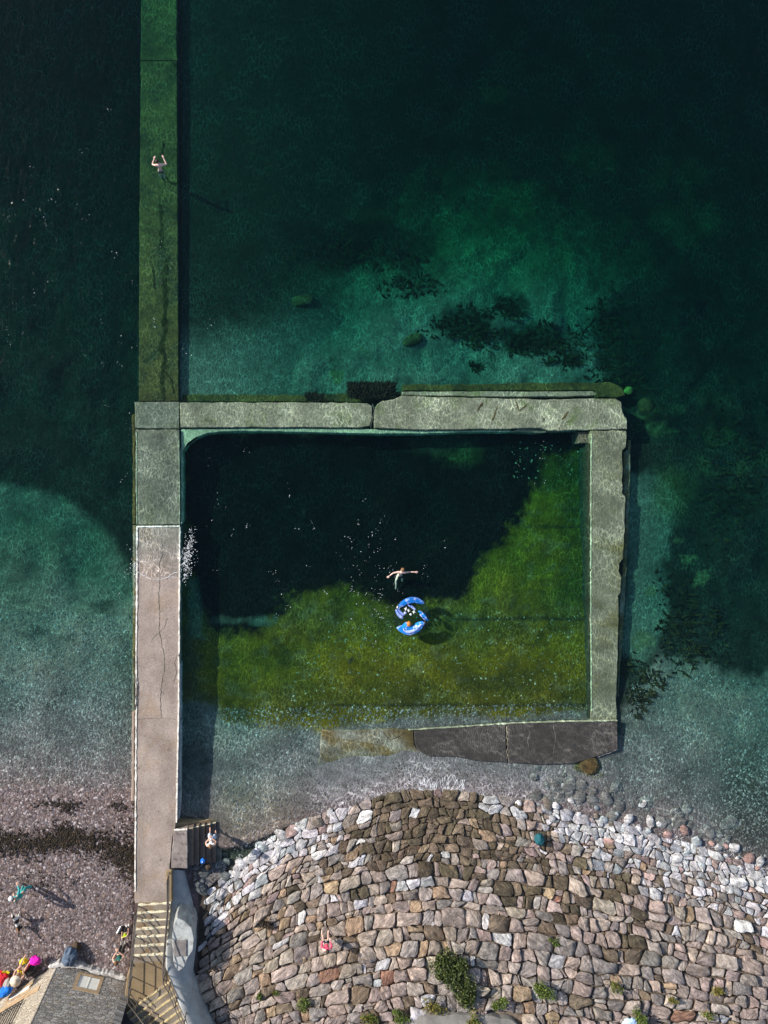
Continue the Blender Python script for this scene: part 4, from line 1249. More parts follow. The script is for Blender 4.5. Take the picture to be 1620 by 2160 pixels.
# ------------------------------------------------------------------ foam, and white flecks added as sun glints on the water
def specks(name, regions, seed, label, rmin=0.004, rmax=0.0125):
    rg = random.Random(seed)
    V, F = [], []
    for (cu, cv, ru, rv, n) in regions:
        for _ in range(int(n * 0.6)):
            if _ % 4 == 0: su, sv = rg.gauss(cu, ru), rg.gauss(cv, rv)      # little strings along the wavelets
            u, v = (su, sv) if _ % 4 == 0 else (su + rg.gauss(0, 5), sv + rg.gauss(0, 9))
            p = px(u, v, 0.004); r = rg.uniform(rmin, rmax) * rg.choice([0.7, 1, 1.3]); a = rg.uniform(0, 6.28); e = rg.uniform(1, 2.2)
            o = len(V); m = 6
            V.append((p.x, p.y, 0.004 + r * 0.5))
            for k in range(m):
                t = 2 * math.pi * k / m
                x, y = math.cos(t) * r * e, math.sin(t) * r
                V.append((p.x + x * math.cos(a) - y * math.sin(a), p.y + x * math.sin(a) + y * math.cos(a), 0.003))
            for k in range(m):
                F.append((o, o + 1 + k, o + 1 + (k + 1) % m))
    ob = mesh_obj(name, V, F, M['foam'], None)  # foam material also serves the flecks placed as sun glints
    return tag(ob, label, None, None, 'stuff')
specks('sea_glint_flecks', [(120, 560, 120, 130, 120), (80, 450, 60, 40, 30), (330, 620, 70, 60, 40), (430, 700, 40, 70, 24), (100, 180, 110, 90, 14), (240, 720, 40, 90, 26), (250, 900, 25, 80, 16), (268, 1180, 10, 50, 60)], 6,
       'white flecks placed as sun glints on the open water beside the jetty')
specks('pool_flecks', [(600, 1160, 110, 90, 150), (790, 1240, 32, 60, 170), (780, 1180, 40, 40, 60), (700, 1080, 120, 60, 40), (560, 1000, 90, 60, 18), (790, 1300, 20, 40, 90), (870, 1180, 40, 20, 14), (1150, 985, 45, 22, 30)], 7,
       'white flecks placed as sun glints and floating leaves on the pool')
def froth(name, strokes, seed, label, zf=lambda u, v: 0.006):
    """Broken foam lines: thin wandering ribbons with lumps."""
    rg = random.Random(seed)
    V, F = [], []
    for (u0, v0, u1, v1, w, amp, n) in strokes:
        for s_ in range(n):
            k = rg.randint(7, 16); a0 = rg.uniform(0, 1) if n > 1 else 0.0; a1 = min(1, a0 + rg.uniform(0.12, 0.4)) if n > 1 else 1.0
            ph = rg.uniform(0, 6.28); off = rg.gauss(0, amp)
            pts = []
            for i in range(k + 1):
                t = a0 + (a1 - a0) * i / k
                lu, lv = u1 - u0, v1 - v0
                L = math.hypot(lu, lv) + 1e-6
                q = off + math.sin(ph + i * 0.9) * amp * 0.5 + rg.gauss(0, 0.5)
                pts.append((u0 + lu * t - lv / L * q, v0 + lv * t + lu / L * q))
            b = len(V)
            for i, (u, v) in enumerate(pts):
                z = zf(u, v)
                c = pts[max(i - 1, 0)]; d = pts[min(i + 1, k)]
                tx, ty = d[0] - c[0], d[1] - c[1]; L = math.hypot(tx, ty) + 1e-6
                ww = w * rg.uniform(0.15, 1.0) * (0.2 if i in (0, k) else 1)
                nx, ny = -ty / L * ww, tx / L * ww
                V += [px(u + nx, v + ny, z), px(u, v, z + ww * S * 0.6), px(u - nx, v - ny, z)]
            for i in range(k):
                F += [(b + 3 * i, b + 3 * i + 1, b + 3 * i + 4, b + 3 * i + 3), (b + 3 * i + 1, b + 3 * i + 2, b + 3 * i + 5, b + 3 * i + 4)]
    ob = mesh_obj(name, V, F, M['foam'], None, smooth=True)
    return tag(ob, label, None, None, 'stuff')
froth('breaking_foam', [(399, 1150, 390, 1215, 0.26, 7, 7), (408, 1095, 397, 1160, 0.3, 5, 7), (384, 1160, 387, 1222, 0.35, 2, 4), (396, 1160, 392, 1195, 0.3, 5, 3)], 8, 'white foam breaking against the pool side of the jetty')
specks('splash', [(396, 1168, 4.5, 16, 300), (390, 1200, 3, 12, 150), (403, 1125, 4, 22, 90), (284, 1198, 2.5, 9, 70)], 12, 'white bubbles splashing beside the jetty', 0.005, 0.016)
froth('deck_wash', [(288, 1206, 320, 1222, 0.55, 0.8, 1), (320, 1222, 345, 1221, 0.5, 0.8, 1), (345, 1221, 380, 1203, 0.55, 0.9, 1), (296, 1214, 374, 1217, 0.22, 3, 3), (282, 1185, 286, 1210, 0.35, 2, 5)], 9,
      'thin foam line of a wave running up the jetty deck', lambda u, v: max(0.006, zdeck(u, v) + 0.012))
sh = []
for (a, b) in zip([500, 560, 620, 700, 780, 850, 880, 900, 940, 980, 1040, 1100, 1160, 1220, 1290, 1360, 1440, 1520, 1590], [560, 620, 700, 780, 850, 880, 900, 940, 980, 1040, 1100, 1160, 1220, 1290, 1360, 1440, 1520, 1590, 1660]):
    n = 9 if 860 <= a < 1000 else 5 if 620 <= a < 1110 else 2
    sh.append((a, float(rtop(a)) - 10, b, float(rtop(b)) - 10, 0.35, 9, n))
    sh.append((a, float(rtop(a)) - 2, b, float(rtop(b)) - 2, 0.35, 4, max(1, n // 2)))
sh.append((880, 1648, 980, 1655, 0.4, 14, 16))
froth('shore_foam', sh, 10, 'thin white foam where the water laps the stones', lambda u, v: 0.006)
# ------------------------------------------------------------------ building at the lower left
bz = 1.15
C0 = px(121, 2036, bz); C1 = px(264, 2067, bz); C2 = px(-260, 2262, bz)
bld = thing('stone_building', C0, 'small rubble stone building with pale blind windows beside the stairs', 'building')
HB = 8.5
def masonry(name='rubble_masonry', c0=(0.20, 0.19, 0.185), c1=(0.46, 0.44, 0.42), jc=(0.33, 0.31, 0.285), bd=0.07):
    m, t, out = nt_new(name)
    b = N(t, 'ShaderNodeBsdfPrincipled'); t.links.new(b.outputs[0], out.inputs[0])
    pos = N(t, 'ShaderNodeTexCoord').outputs['UV']
    vec = mapping(t, pos, scale=(3.4, 6.5, 1))
    wv = N(t, 'ShaderNodeTexNoise'); wv.inputs['Scale'].default_value = 1.5; t.links.new(vec, wv.inputs['Vector'])
    vm = N(t, 'ShaderNodeVectorMath', operation='MULTIPLY_ADD'); t.links.new(wv.outputs['Color'], vm.inputs[0]); vm.inputs[1].default_value = (0.8, 0.8, 0); t.links.new(vec, vm.inputs[2])
    v1 = N(t, 'ShaderNodeTexVoronoi', voronoi_dimensions='2D'); t.links.new(vm.outputs[0], v1.inputs['Vector'])
    v2 = N(t, 'ShaderNodeTexVoronoi', voronoi_dimensions='2D', feature='DISTANCE_TO_EDGE'); t.links.new(vm.outputs[0], v2.inputs['Vector'])
    v1.inputs['Scale'].default_value = 1; v2.inputs['Scale'].default_value = 1
    sep = N(t, 'ShaderNodeSeparateColor'); t.links.new(v1.outputs['Color'], sep.inputs[0])
    c = mixc(t, sep.outputs[0], c0, c1)
    c = mixc(t, maprange(t, sep.outputs[1], 0.80, 0.98, 0, 0.7), c, (0.34, 0.27, 0.19))
    k = maprange(t, noise(t, pos, 9, 5, 0.7), 0.3, 0.7, 0.6, 1.35, False)
    c = mixc(t, 1.0, c, k, 'MULTIPLY')
    j = maprange(t, v2.outputs['Distance'], 0.0, 0.12)
    c = mixc(t, j, jc, c)
    t.links.new(c, b.inputs['Base Color']); b.inputs['Roughness'].default_value = 0.9
    h = math_n(t, 'ADD', j, math_n(t, 'MULTIPLY', noise(t, pos, 14, 5, 0.7), 0.9))
    bp = N(t, 'ShaderNodeBump'); bp.inputs['Strength'].default_value = 1.0; bp.inputs['Distance'].default_value = bd
    t.links.new(h, bp.inputs['Height']); t.links.new(bp.outputs[0], b.inputs['Normal'])
    return m
M['masonry'] = masonry()
M['masonry_tan'] = masonry('tan_masonry', (0.30, 0.26, 0.21), (0.48, 0.43, 0.36), (0.46, 0.41, 0.33), 0.03)
M['tan_stone'] = std_mat('tan_dressed_stone', (0.40, 0.29, 0.18), var=0.25, vscale=3, stain=(0.22, 0.15, 0.09), stain_scale=2, grain=0.2)
M['blind'] = std_mat('white_boarded_window', (0.78, 0.77, 0.72), var=0.05, vscale=2, grain=0.05, bump=0.05)
M['plaster'] = std_mat('crumbling_white_plaster', (0.46, 0.45, 0.44), var=0.3, vscale=4, stain=(0.3, 0.28, 0.27), stain_scale=4, stain_lo=0.48, stain_hi=0.62, grain=0.3, bump=0.8, bscale=12)
M['iron'] = std_mat('black_iron', (0.03, 0.028, 0.026), var=0.2, bump=0, rough=0.5)
def wall_quad(name, A, B, s0, s1, z0, z1, thick, mat, parent, proud=0.0, cut=None):
    """Upright panel on the wall line A-B from s0 to s1 metres along it and z0 to z1 above its foot."""
    d = (B - A); d.z = 0; L = d.length; d.normalize()
    n = Vector((-d.y, d.x, 0))
    if n.dot(Vector((XC, YC, 0)) - A) < 0: n = -n
    V = []
    for (s, z) in ((s0, z0), (s1, z0), (s1, z1), (s0, z1)):
        V.append(A + d * s + Vector((0, 0, z)) + n * proud)
    for (s, z) in ((s0, z0), (s1, z0), (s1, z1), (s0, z1)):
        V.append(A + d * s + Vector((0, 0, z)) + n * (proud - thick))
    F = [(0, 1, 2, 3), (7, 6, 5, 4), (1, 0, 4, 5), (2, 1, 5, 6), (3, 2, 6, 7), (0, 3, 7, 4)]
    if (V[1] - V[0]).cross(V[3] - V[0]).dot(n) < 0: F = [f[::-1] for f in F]
    o = mesh_obj(name, V, F, mat, parent)
    uvl = o.data.uv_layers.new(name='UVMap')
    for li, lp in enumerate(o.data.loops):
        i = lp.vertex_index % 4
        uvl.data[li].uv = ((s0, s1, s1, s0)[i] + (A.x + A.y), (z0, z0, z1, z1)[i])
    return o, d, n
def wall_with_hole(A, B, L0, L1, holes, parent, mat=None):
    mat = mat or M['masonry']
    """Wall built from panels around its openings."""
    xs = sorted({L0, L1, *[h[0] for h in holes], *[h[1] for h in holes]})
    for a, b in zip(xs[:-1], xs[1:]):
        hs = [h for h in holes if h[0] <= a + 1e-6 and h[1] >= b - 1e-6]
        z = -1.2
        for h in sorted(hs, key=lambda q: q[2]):
            wall_quad('wall', A, B, a, b, z, h[2], 0.5, mat, parent); z = h[3]
        wall_quad('wall', A, B, a, b, z, HB, 0.5, mat, parent)
def on_wall(u, v, A, B):
    """(s, z) where the photo ray through (u, v) meets the upright wall plane A-B."""
    p0 = Vector((XC, YC, H)); p1 = px(u, v, 0)
    r = p1 - p0
    d = (B - A).normalized(); n = Vector((-d.y, d.x, 0))
    t = (A - p0).dot(n) / r.dot(n)
    q = p0 + r * t
    return (q - A).dot(d), q.z - A.z
def win_rect(quad, A, B):
    sz = [on_wall(u, v, A, B) for u, v in quad]
    return min(s for s, z in sz), max(s for s, z in sz), min(z for s, z in sz), max(z for s, z in sz)
def rect4(quad, A, B):
    sz = sorted(on_wall(u, v, A, B) for u, v in quad)
    s0 = (sz[0][0] + sz[1][0]) / 2; s1 = (sz[2][0] + sz[3][0]) / 2
    zz = sorted(z for s, z in sz)
    return s0, s1, (zz[0] + zz[1]) / 2, (zz[2] + zz[3]) / 2
LR = (C1 - C0).length; LL = (C2 - C0).length
wr = rect4([(170, 2057), (214, 2064), (201, 2090), (161, 2081)], C0, C1)
wl = rect4([(68, 2072), (57, 2089), (15, 2112), (29, 2088)], C0, C2)
wr = (wr[0], wr[1], max(0.3, wr[2]), wr[3]); wl = (wl[0], wl[1], max(0.3, wl[2]), wl[3])
wall_with_hole(C0, C1, -0.02, LR, [wr], bld)
wall_with_hole(C0, C2, -0.02, LL, [wl], bld, M['masonry_tan'])
C3 = C1 + Vector((-3.2, -9, 0)); C4 = C2 + Vector((1, -6, 0))
wall_quad('wall', C1, C3, 0, (C3 - C1).length, -1.2, HB, 0.4, M['masonry'], bld)
wall_quad('wall', C3, C4, 0, (C4 - C3).length, -1.2, HB, 0.4, M['masonry'], bld)
wall_quad('wall', C4, C2, 0, (C2 - C4).length, -1.2, HB, 0.4, M['masonry'], bld)
def window(A, B, r, mat):
    w, d, n = wall_quad('window', A, B, r[0], r[1], r[2], r[3], 0.04, M['blind'], bld, -0.02)
    e = 0.16
    for (a, b, c, f) in ((r[0] - e, r[1] + e, r[2] - e, r[2]), (r[0] - e, r[1] + e, r[3], r[3] + e * 1.3), (r[0] - e, r[0], r[2], r[3]), (r[1], r[1] + e, r[2], r[3])):
        wall_quad('frame', A, B, a, b, c, f, 0.3, M['tan_stone'], w, 0.015)
    m = (r[0] + r[1]) / 2
    wall_quad('mullion', A, B, m - 0.02, m + 0.02, r[2], r[3], 0.03, M['blind'], w, -0.005)
    return w
window(C0, C1, wr, None); window(C0, C2, wl, None)
# dressed stone band and plaster footing
d1 = (C1 - C0).normalized(); d2 = (C2 - C0).normalized()
wall_quad('stone_band', C0, C2, 0.6, LL, wl[3] + 0.35, wl[3] + 0.75, 0.1, M['tan_stone'], bld, 0.03)
wall_quad('stone_band', C0, C2, wl[1] + 0.3, LL, wl[2] - 0.5, wl[2] - 0.2, 0.1, M['tan_stone'], bld, 0.03)
FT = [(112, 2034), (123, 2028), (150, 2033), (200, 2046), (240, 2056), (268, 2064), (266, 2072), (240, 2066), (180, 2051), (124, 2040), (104, 2047), (99, 2044)]
prism('footing', FT, bz + 0.18, -0.2, M['plaster'], bld, jag=2.8, step=4, chamfer=0.06, seed=140)
rf = prism('roof', [], 0, 0, None) if False else None
zt = bz + HB
rv = [C0 + Vector((0, 0, HB)), C1 + Vector((0, 0, HB)), C3 + Vector((0, 0, HB)), C4 + Vector((0, 0, HB)), C2 + Vector((0, 0, HB))]
mesh_obj('roof', [p + Vector((0, 0, 0.01)) for p in rv] + [p + Vector((0, 0, 0.2)) for p in rv], [(0, 1, 2, 3, 4), (9, 8, 7, 6, 5)] + [(i, 5 + i, 5 + (i + 1) % 5, (i + 1) % 5) for i in range(5)], M['skirt'], bld)
# iron grille balcony on the lit wall
g0 = on_wall(52, 2112, C0, C2); g1 = on_wall(0, 2138, C0, C2)
nL = Vector((-d2.y, d2.x, 0))
if nL.dot(Vector((XC, YC, 0)) - C0) < 0: nL = -nL
gA = C0 + d2 * g0[0] + nL * 0.10; gB = C0 + d2 * LL * 0.8 + nL * 0.10
bal = tube('iron_grille', [gA + Vector((0, 0, g0[1])), gB + Vector((0, 0, g0[1]))], 0.03, M['iron'], bld, 6)
nbar = int((LL * 0.8 - g0[0]) / 0.17)
for i in range(nbar):
    p = gA + d2 * (0.05 + i * 0.17)
    tube('bar', [p + Vector((0, 0, g0[1])), p + Vector((0, 0, g0[1] + 1.5))], 0.018, M['iron'], bal, 5)
for zz in (0.22, 1.5):
    tube('cross_rail', [gA + Vector((0, 0, g0[1] + zz)), gB + Vector((0, 0, g0[1] + zz))], 0.026, M['iron'], bal, 6)
# ------------------------------------------------------------------ handrails of the stairs
def railing(label, pts, h, mids=(0.55,), posts=True, r=0.028):
    """pts: (u, v, z) of the foot line measured on the stairs."""
    foot = [px(u, v, z) for u, v, z in pts]
    o = thing('handrail', foot[0], label, 'handrail', 'handrails of the stairs')
    up_ = Vector((0, 0, h))
    tube('rail', [p + up_ for p in foot], r, M['rail'], o, 8)
    for mfr in mids:
        tube('rail', [p + up_ * mfr for p in foot], r * 0.8, M['rail'], o, 7)
    L = 0
    tube('post', [foot[0] - Vector((0, 0, 0.1)), foot[0] + up_], r, M['rail'], o, 8)
    for a, b in zip(foot[:-1], foot[1:]):
        d = (b - a).length
        k = max(1, round(d / 1.15))
        for i in range(1, k + 1):
            p = a + (b - a) * (i / k)
            tube('post', [p - Vector((0, 0, 0.1)), p + up_], r, M['rail'], o, 8)
    return o
railing('long iron handrail between the beach and the stairs', [(292, 1908, 1.05), (290, 1930, 1.3), (283, 2016, 2.15), (279, 2060, 2.19), (277, 2086, 2.2), (292, 2106, 2.25), (318, 2140, 2.9), (338, 2190, 3.6)], 0.95, (0.35, 0.68))
railing('long iron handrail on the revetment side of the stairs', [(358, 1838, 0.85), (358, 1903, 1.02), (349, 2014, 2.15), (350, 2046, 2.19), (361, 2066, 2.3), (374, 2098, 2.75), (392, 2138, 3.3), (412, 2190, 4.0)], 0.95, (0.35, 0.68))

# ------------------------------------------------------------------ people
SKIN = (0.60, 0.36, 0.27)
def flat_mat(name, c, rough=0.8, var=0.15, vscale=5, stain=None, **k):
    return std_mat(name, c, var=var, vscale=vscale, grain=0.12, gscale=25, bump=0.25, bscale=10, rough=rough, coords='OBJ', stain=stain, **k)
M['skin'] = flat_mat('skin', SKIN, 0.6, 0.08)
M['skin_pale'] = flat_mat('pale_skin', (0.72, 0.47, 0.40), 0.55, 0.08)
M['hair_dark'] = flat_mat('dark_hair', (0.035, 0.022, 0.016), 0.6, 0.2)
M['hair_brown'] = flat_mat('brown_hair', (0.16, 0.085, 0.04), 0.6, 0.2)
M['eye'] = flat_mat('dark_eye', (0.02, 0.02, 0.02), 0.3)

def skin_mesh(chains, level=1, roots=()):
    """Skin-modifier surface over joint chains; each chain is a list of (point, radius)."""
    me = bpy.data.meshes.new('tmp')
    pts, rad, edges, key = [], [], [], {}
    isl = []
    for ch in chains:
        prev = None
        for (p, r) in ch:
            k = (round(p[0], 4), round(p[1], 4), round(p[2], 4))
            if k not in key:
                key[k] = len(pts); pts.append(tuple(p)); rad.append(r)
            if prev is not None and prev != key[k]:
                edges.append((prev, key[k]))
            prev = key[k]
        isl.append(key[(round(ch[0][0][0], 4), round(ch[0][0][1], 4), round(ch[0][0][2], 4))])
    me.from_pydata(pts, edges, [])
    o = bpy.data.objects.new('tmp', me)
    COL.objects.link(o)
    md = o.modifiers.new('s', 'SKIN'); md.branch_smoothing = 0.6
    sd = me.skin_vertices[0].data
    for i, r in enumerate(rad):
        sd[i].radius = (r, r) if isinstance(r, (int, float)) else r
        sd[i].use_root = False
    parent = list(range(len(pts)))
    def find(a):
        while parent[a] != a: a = parent[a]
        return a
    for a, b in edges: parent[find(a)] = find(b)
    seen = set()
    for i in isl:
        if find(i) not in seen:
            seen.add(find(i)); sd[i].use_root = True
    s = o.modifiers.new('d', 'SUBSURF'); s.levels = level; s.render_levels = level
    dg = bpy.context.evaluated_depsgraph_get()
    ev = o.evaluated_get(dg)
    out = bpy.data.meshes.new_from_object(ev)
    COL.objects.unlink(o); bpy.data.objects.remove(o); bpy.data.meshes.remove(me)
    return out

def V3(*a): return Vector(a)
STAND = dict(pelvis=V3(0, 0, .93), waist=V3(0, 0, 1.10), chest=V3(0, .0, 1.30), neck=V3(0, .0, 1.47), head=V3(0, .03, 1.61), face=V3(0, 1, 0),
             shL=V3(-.18, 0, 1.41), elL=V3(-.25, -.02, 1.13), wrL=V3(-.26, .08, .88), shR=V3(.18, 0, 1.41), elR=V3(.25, -.02, 1.13), wrR=V3(.26, .08, .88),
             hipL=V3(-.09, 0, .90), knL=V3(-.10, .03, .49), anL=V3(-.10, -.02, .09), hipR=V3(.09, 0, .90), knR=V3(.10, .03, .49), anR=V3(.10, -.02, .09))
def pose(base, **k):
    d = {a: b.copy() for a, b in base.items()}
    for a, b in k.items(): d[a] = Vector(b)
    return d
def head_mesh(bm, c, fwd, up, r=0.105):
    fwd = fwd.normalized(); side = fwd.cross(up).normalized(); up = side.cross(fwd).normalized()
    n0 = len(bm.verts)
    res = bmesh.ops.create_icosphere(bm, subdivisions=3, radius=1.0)
    for w in res['verts']:
        p = w.co.copy()                       # x side, y forward, z up
        x, y, z = p.x * 0.74, p.y * 0.93, p.z * 1.12
        if z < -0.3: x *= 1 + (z + 0.3) * 0.35; y *= 1 + (z + 0.3) * 0.12
        if y > 0.45:
            y += 0.26 * math.exp(-(x / 0.14) ** 2) * math.exp(-((z + 0.18) / 0.2) ** 2)       # nose
            y -= 0.10 * math.exp(-((abs(x) - 0.30) / 0.13) ** 2) * math.exp(-((z - 0.06) / 0.12) ** 2)   # eye sockets
            y += 0.06 * math.exp(-(x / 0.22) ** 2) * math.exp(-((z + 0.52) / 0.07) ** 2)      # lips
            y += 0.05 * math.exp(-(x / 0.25) ** 2) * math.exp(-((z + 0.85) / 0.15) ** 2)      # chin
        e = math.exp(-((y + 0.02) / 0.16) ** 2) * math.exp(-((z + 0.05) / 0.25) ** 2)
        if abs(x) > 0.5: x += math.copysign(0.22 * e, x)                                         # ears
        w.co = c + (side * x + fwd * y + up * z) * r
def hand_chains(wr, d, lat, nrm, s=1.0):
    """Five finger chains rooted in the palm: four unequal curled fingers and a thumb off the side."""
    ch = []
    palm = wr + d * 0.075 * s
    for k, (o, L) in enumerate(((-0.030, .070), (-0.010, .082), (0.010, .077), (0.029, .060))):
        b = wr + d * 0.055 * s + lat * o * s * 0.8
        a1 = wr + d * 0.105 * s + lat * o * s
        a2 = a1 + (d * 0.8 + nrm * 0.35).normalized() * L * 0.55 * s
        a3 = a2 + (d * 0.45 + nrm * 0.8).normalized() * L * 0.5 * s
        ch.append([(b, .011), (a1, .011), (a2, .0095), (a3, .008)])
    t0 = wr + d * 0.03 * s - lat * 0.012 * s; t1 = wr + d * 0.05 * s - lat * 0.048 * s; t2 = t1 + (d * 0.9 - lat * 0.35 + nrm * 0.2).normalized() * 0.035 * s; t3 = t2 + (d + nrm * 0.3).normalized() * 0.028 * s
    ch.append([(t0, .013), (t1, .013), (t2, .011), (t3, .009)])
    return ch, palm
def person(label, loc, rz, J, skin='skin', hair=('hair_dark', 'short'), top=None, sleeves='short', legs=None, leglen='long', shoes=None, group=None, scale=1.0, female=False):
    o = thing('person', loc, label, 'person', group, rz)
    j = J
    up = (j['head'] - j['neck']).normalized()
    mid = lambda a, b, t: a * (1 - t) + b * t
    body = [[(j['pelvis'], (.135, .11)), (j['waist'], (.118, .095)), (j['chest'], (.14, .105)), (mid(j['chest'], j['neck'], .6), (.10, .08)), (j['neck'], .054), (mid(j['neck'], j['head'], .75), .054)]]
    extra = []
    for s in 'LR':
        sg = -1 if s == 'L' else 1
        body.append([(mid(j['chest'], j['neck'], .6), (.10, .08)), (j['sh' + s], .062), (mid(j['sh' + s], j['el' + s], .5), .050), (j['el' + s], .040), (mid(j['el' + s], j['wr' + s], .35), .040), (j['wr' + s], .027)])
        d = (j['wr' + s] - j['el' + s]).normalized()
        lat = d.cross(Vector((0, 0, 1))); lat = lat.normalized() if lat.length > .1 else Vector((1, 0, 0))
        lat = lat * (1 if s == 'L' else -1)
        nrm = Vector((0, 0, -1)); nrm = (nrm - d * nrm.dot(d)); nrm = nrm.normalized() if nrm.length > .1 else Vector((0, 1, 0))
        hc, palm = hand_chains(j['wr' + s], d, lat, nrm)
        body[-1].append((palm, (.036, .022))); body[-1].append((j['wr' + s] + d * 0.10, (.034, .018)))
        extra += hc
        an = j['an' + s]; kn = j['kn' + s]
        shin = (an - kn).normalized()
        f = j['toe' + s] - an if 'toe' + s in j else Vector((0, .17, -.05)) if shin.z < -0.3 else Vector((0, .05, .15))
        body.append([(j['pelvis'], (.135, .11)), (j['hip' + s], .092), (mid(j['hip' + s], kn, .5), .076), (kn, .056), (mid(kn, an, .3), .056), (mid(kn, an, .7), .042), (an, .038), (an + f * .5, .040), (an + f, .028)])
    me = skin_mesh(body + extra)
    bm = bmesh.new(); bm.from_mesh(me)
    face = j['face']
    head_mesh(bm, j['head'], face, up)
    bm.to_mesh(me); bm.free()
    me.name = 'body'; me.shade_smooth()
    me.materials.clear()
    b = link_mesh('body', me, M[skin], o)
    # eyes
    side = face.cross(up).normalized(); fw = up.cross(side).normalized() * -1
    fw = face - up * face.dot(up); fw.normalize()
    for sg in (-1, 1):
        bm = bmesh.new(); bmesh.ops.create_icosphere(bm, subdivisions=1, radius=0.014)
        for w in bm.verts: w.co += j['head'] + side * sg * 0.032 + fw * 0.083 + up * 0.008
        bm_obj('eye', bm, M['eye'], o, True)
    if hair:
        bm = bmesh.new(); bmesh.ops.create_icosphere(bm, subdivisions=3, radius=1.0)
        long_ = hair[1] == 'long'
        kill = []
        for w in bm.verts:
            p = w.co.copy()
            n_ = 1 + 0.05 * math.sin(p.x * 9 + p.y * 7) + 0.04 * math.sin(p.z * 13)
            x, y, z = p.x * .84 * n_, p.y * 1.0 * n_ - .06, p.z * 1.14 + .07
            low = -0.25 if not long_ else -1.4
            if y > 0.25: z = max(z, 0.45)
            elif z < low: z = low
            if long_ and y < 0 and z < 0: z *= 1.5
            w.co = j['head'] + (side * x + fw * y + up * z) * .112
        bm_obj('hair', bm, M[hair[0]], o, True)
    g = 0.016
    if top:
        ch = [[(mid(j['pelvis'], j['waist'], .2), (.135 + g, .115 + g)), (j['waist'], (.122 + g, .10 + g)), (j['chest'], (.145 + g, .11 + g)), (mid(j['chest'], j['neck'], .6), (.105 + g, .085 + g)), (mid(j['chest'], j['neck'], .85), .07)]]
        for s in 'LR':
            c = [(mid(j['chest'], j['neck'], .6), (.105 + g, .085 + g)), (j['sh' + s], .066 + g), (mid(j['sh' + s], j['el' + s], .5), .056 + g)]
            if sleeves == 'long': c += [(j['el' + s], .046 + g), (mid(j['el' + s], j['wr' + s], .45), .042 + g), (mid(j['el' + s], j['wr' + s], .92), .034 + g * .6)]
            if sleeves != 'none': ch.append(c)
        m2 = skin_mesh(ch); m2.name = 'top'; m2.shade_smooth(); m2.materials.clear()
        link_mesh('shirt', m2, M[top], o)
    if legs:
        ch = [[(j['pelvis'], (.14 + g, .12 + g)), (mid(j['pelvis'], j['waist'], .45), (.13 + g, .11 + g))]]
        for s in 'LR':
            c = [(j['pelvis'], (.14 + g, .12 + g)), (j['hip' + s], .096 + g), (mid(j['hip' + s], j['kn' + s], .55), .078 + g)]
            if leglen == 'long': c += [(j['kn' + s], .060 + g), (mid(j['kn' + s], j['an' + s], .5), .054 + g), (mid(j['kn' + s], j['an' + s], .92), .046 + g)]
            elif leglen == 'skirt': c = [(j['pelvis'], (.14 + g, .12 + g)), (mid(j['hip' + s], j['kn' + s], .5), .115), (mid(j['kn' + s], j['an' + s], .3), .125)]
            ch.append(c)
        m2 = skin_mesh(ch); m2.name = 'legs'; m2.shade_smooth(); m2.materials.clear()
        link_mesh('skirt' if leglen == 'skirt' else 'trousers' if leglen == 'long' else 'shorts', m2, M[legs], o)
    if shoes:
        for s in 'LR':
            an = j['an' + s]; kn = j['kn' + s]; shin = (an - kn).normalized()
            f = j['toe' + s] - an if 'toe' + s in j else Vector((0, .17, -.05)) if shin.z < -0.3 else Vector((0, .05, .15))
            m2 = skin_mesh([[(an + Vector((0, -.03, .03)), .05), (an + f * .1, .052), (an + f * .6, .050), (an + f * 1.08, .036)]]); m2.shade_smooth(); m2.materials.clear()
            link_mesh('shoe', m2, M[shoes], o)
    if scale != 1.0: o.scale = (scale,) * 3
    return o

for nm, c in (('teal', (0.045, 0.30, 0.31)), ('dark_boot', (0.03, 0.03, 0.035)), ('white_cloth', (0.75, 0.75, 0.75)), ('pink', (0.72, 0.085, 0.17)), ('navy', (0.03, 0.035, 0.06)), ('dark_green', (0.02, 0.12, 0.10)),
              ('lime', (0.33, 0.48, 0.01)), ('black_cloth', (0.022, 0.022, 0.024)), ('slate', (0.09, 0.125, 0.18)), ('red', (0.55, 0.02, 0.035)), ('hot_pink', (0.75, 0.01, 0.42)), ('blue', (0.01, 0.16, 0.62)),
              ('yellow', (0.72, 0.62, 0.02)), ('cream', (0.58, 0.50, 0.40)), ('grey_cloth', (0.28, 0.27, 0.26)), ('brown_cloth', (0.06, 0.04, 0.025)), ('dark_teal', (0.01, 0.085, 0.11)), ('sky_cloth', (0.42, 0.58, 0.78)), ('khaki', (0.36, 0.27, 0.18))):
    M[nm] = flat_mat(nm, c)
M['patterned'] = flat_mat('blue_white_pattern', (0.55, 0.63, 0.75), stain=(0.12, 0.25, 0.48), stain_scale=9, stain_lo=0.5, stain_hi=0.58)
M['wet_shorts'] = flat_mat('wet_dark_shorts', (0.02, 0.03, 0.04))

# swimmer standing on the causeway
zc = float(zstem(336, 380))
person('bare-backed person standing chest deep on the submerged causeway, hands raised in front', px(344, 377, zc), math.radians(4),
       pose(STAND, head=(-.06, .12, 1.585), chest=(0, .03, 1.29), neck=(-.02, .06, 1.46), face=(.1, 1, -.25), shL=(-.19, .03, 1.41), shR=(.19, .03, 1.41), elL=(-.36, .14, 1.30), wrL=(-.24, .36, 1.40), elR=(.38, .10, 1.28), wrR=(.26, .38, 1.38)),
       skin='skin_pale', hair=('hair_dark', 'short'), legs='wet_shorts', leglen='short')
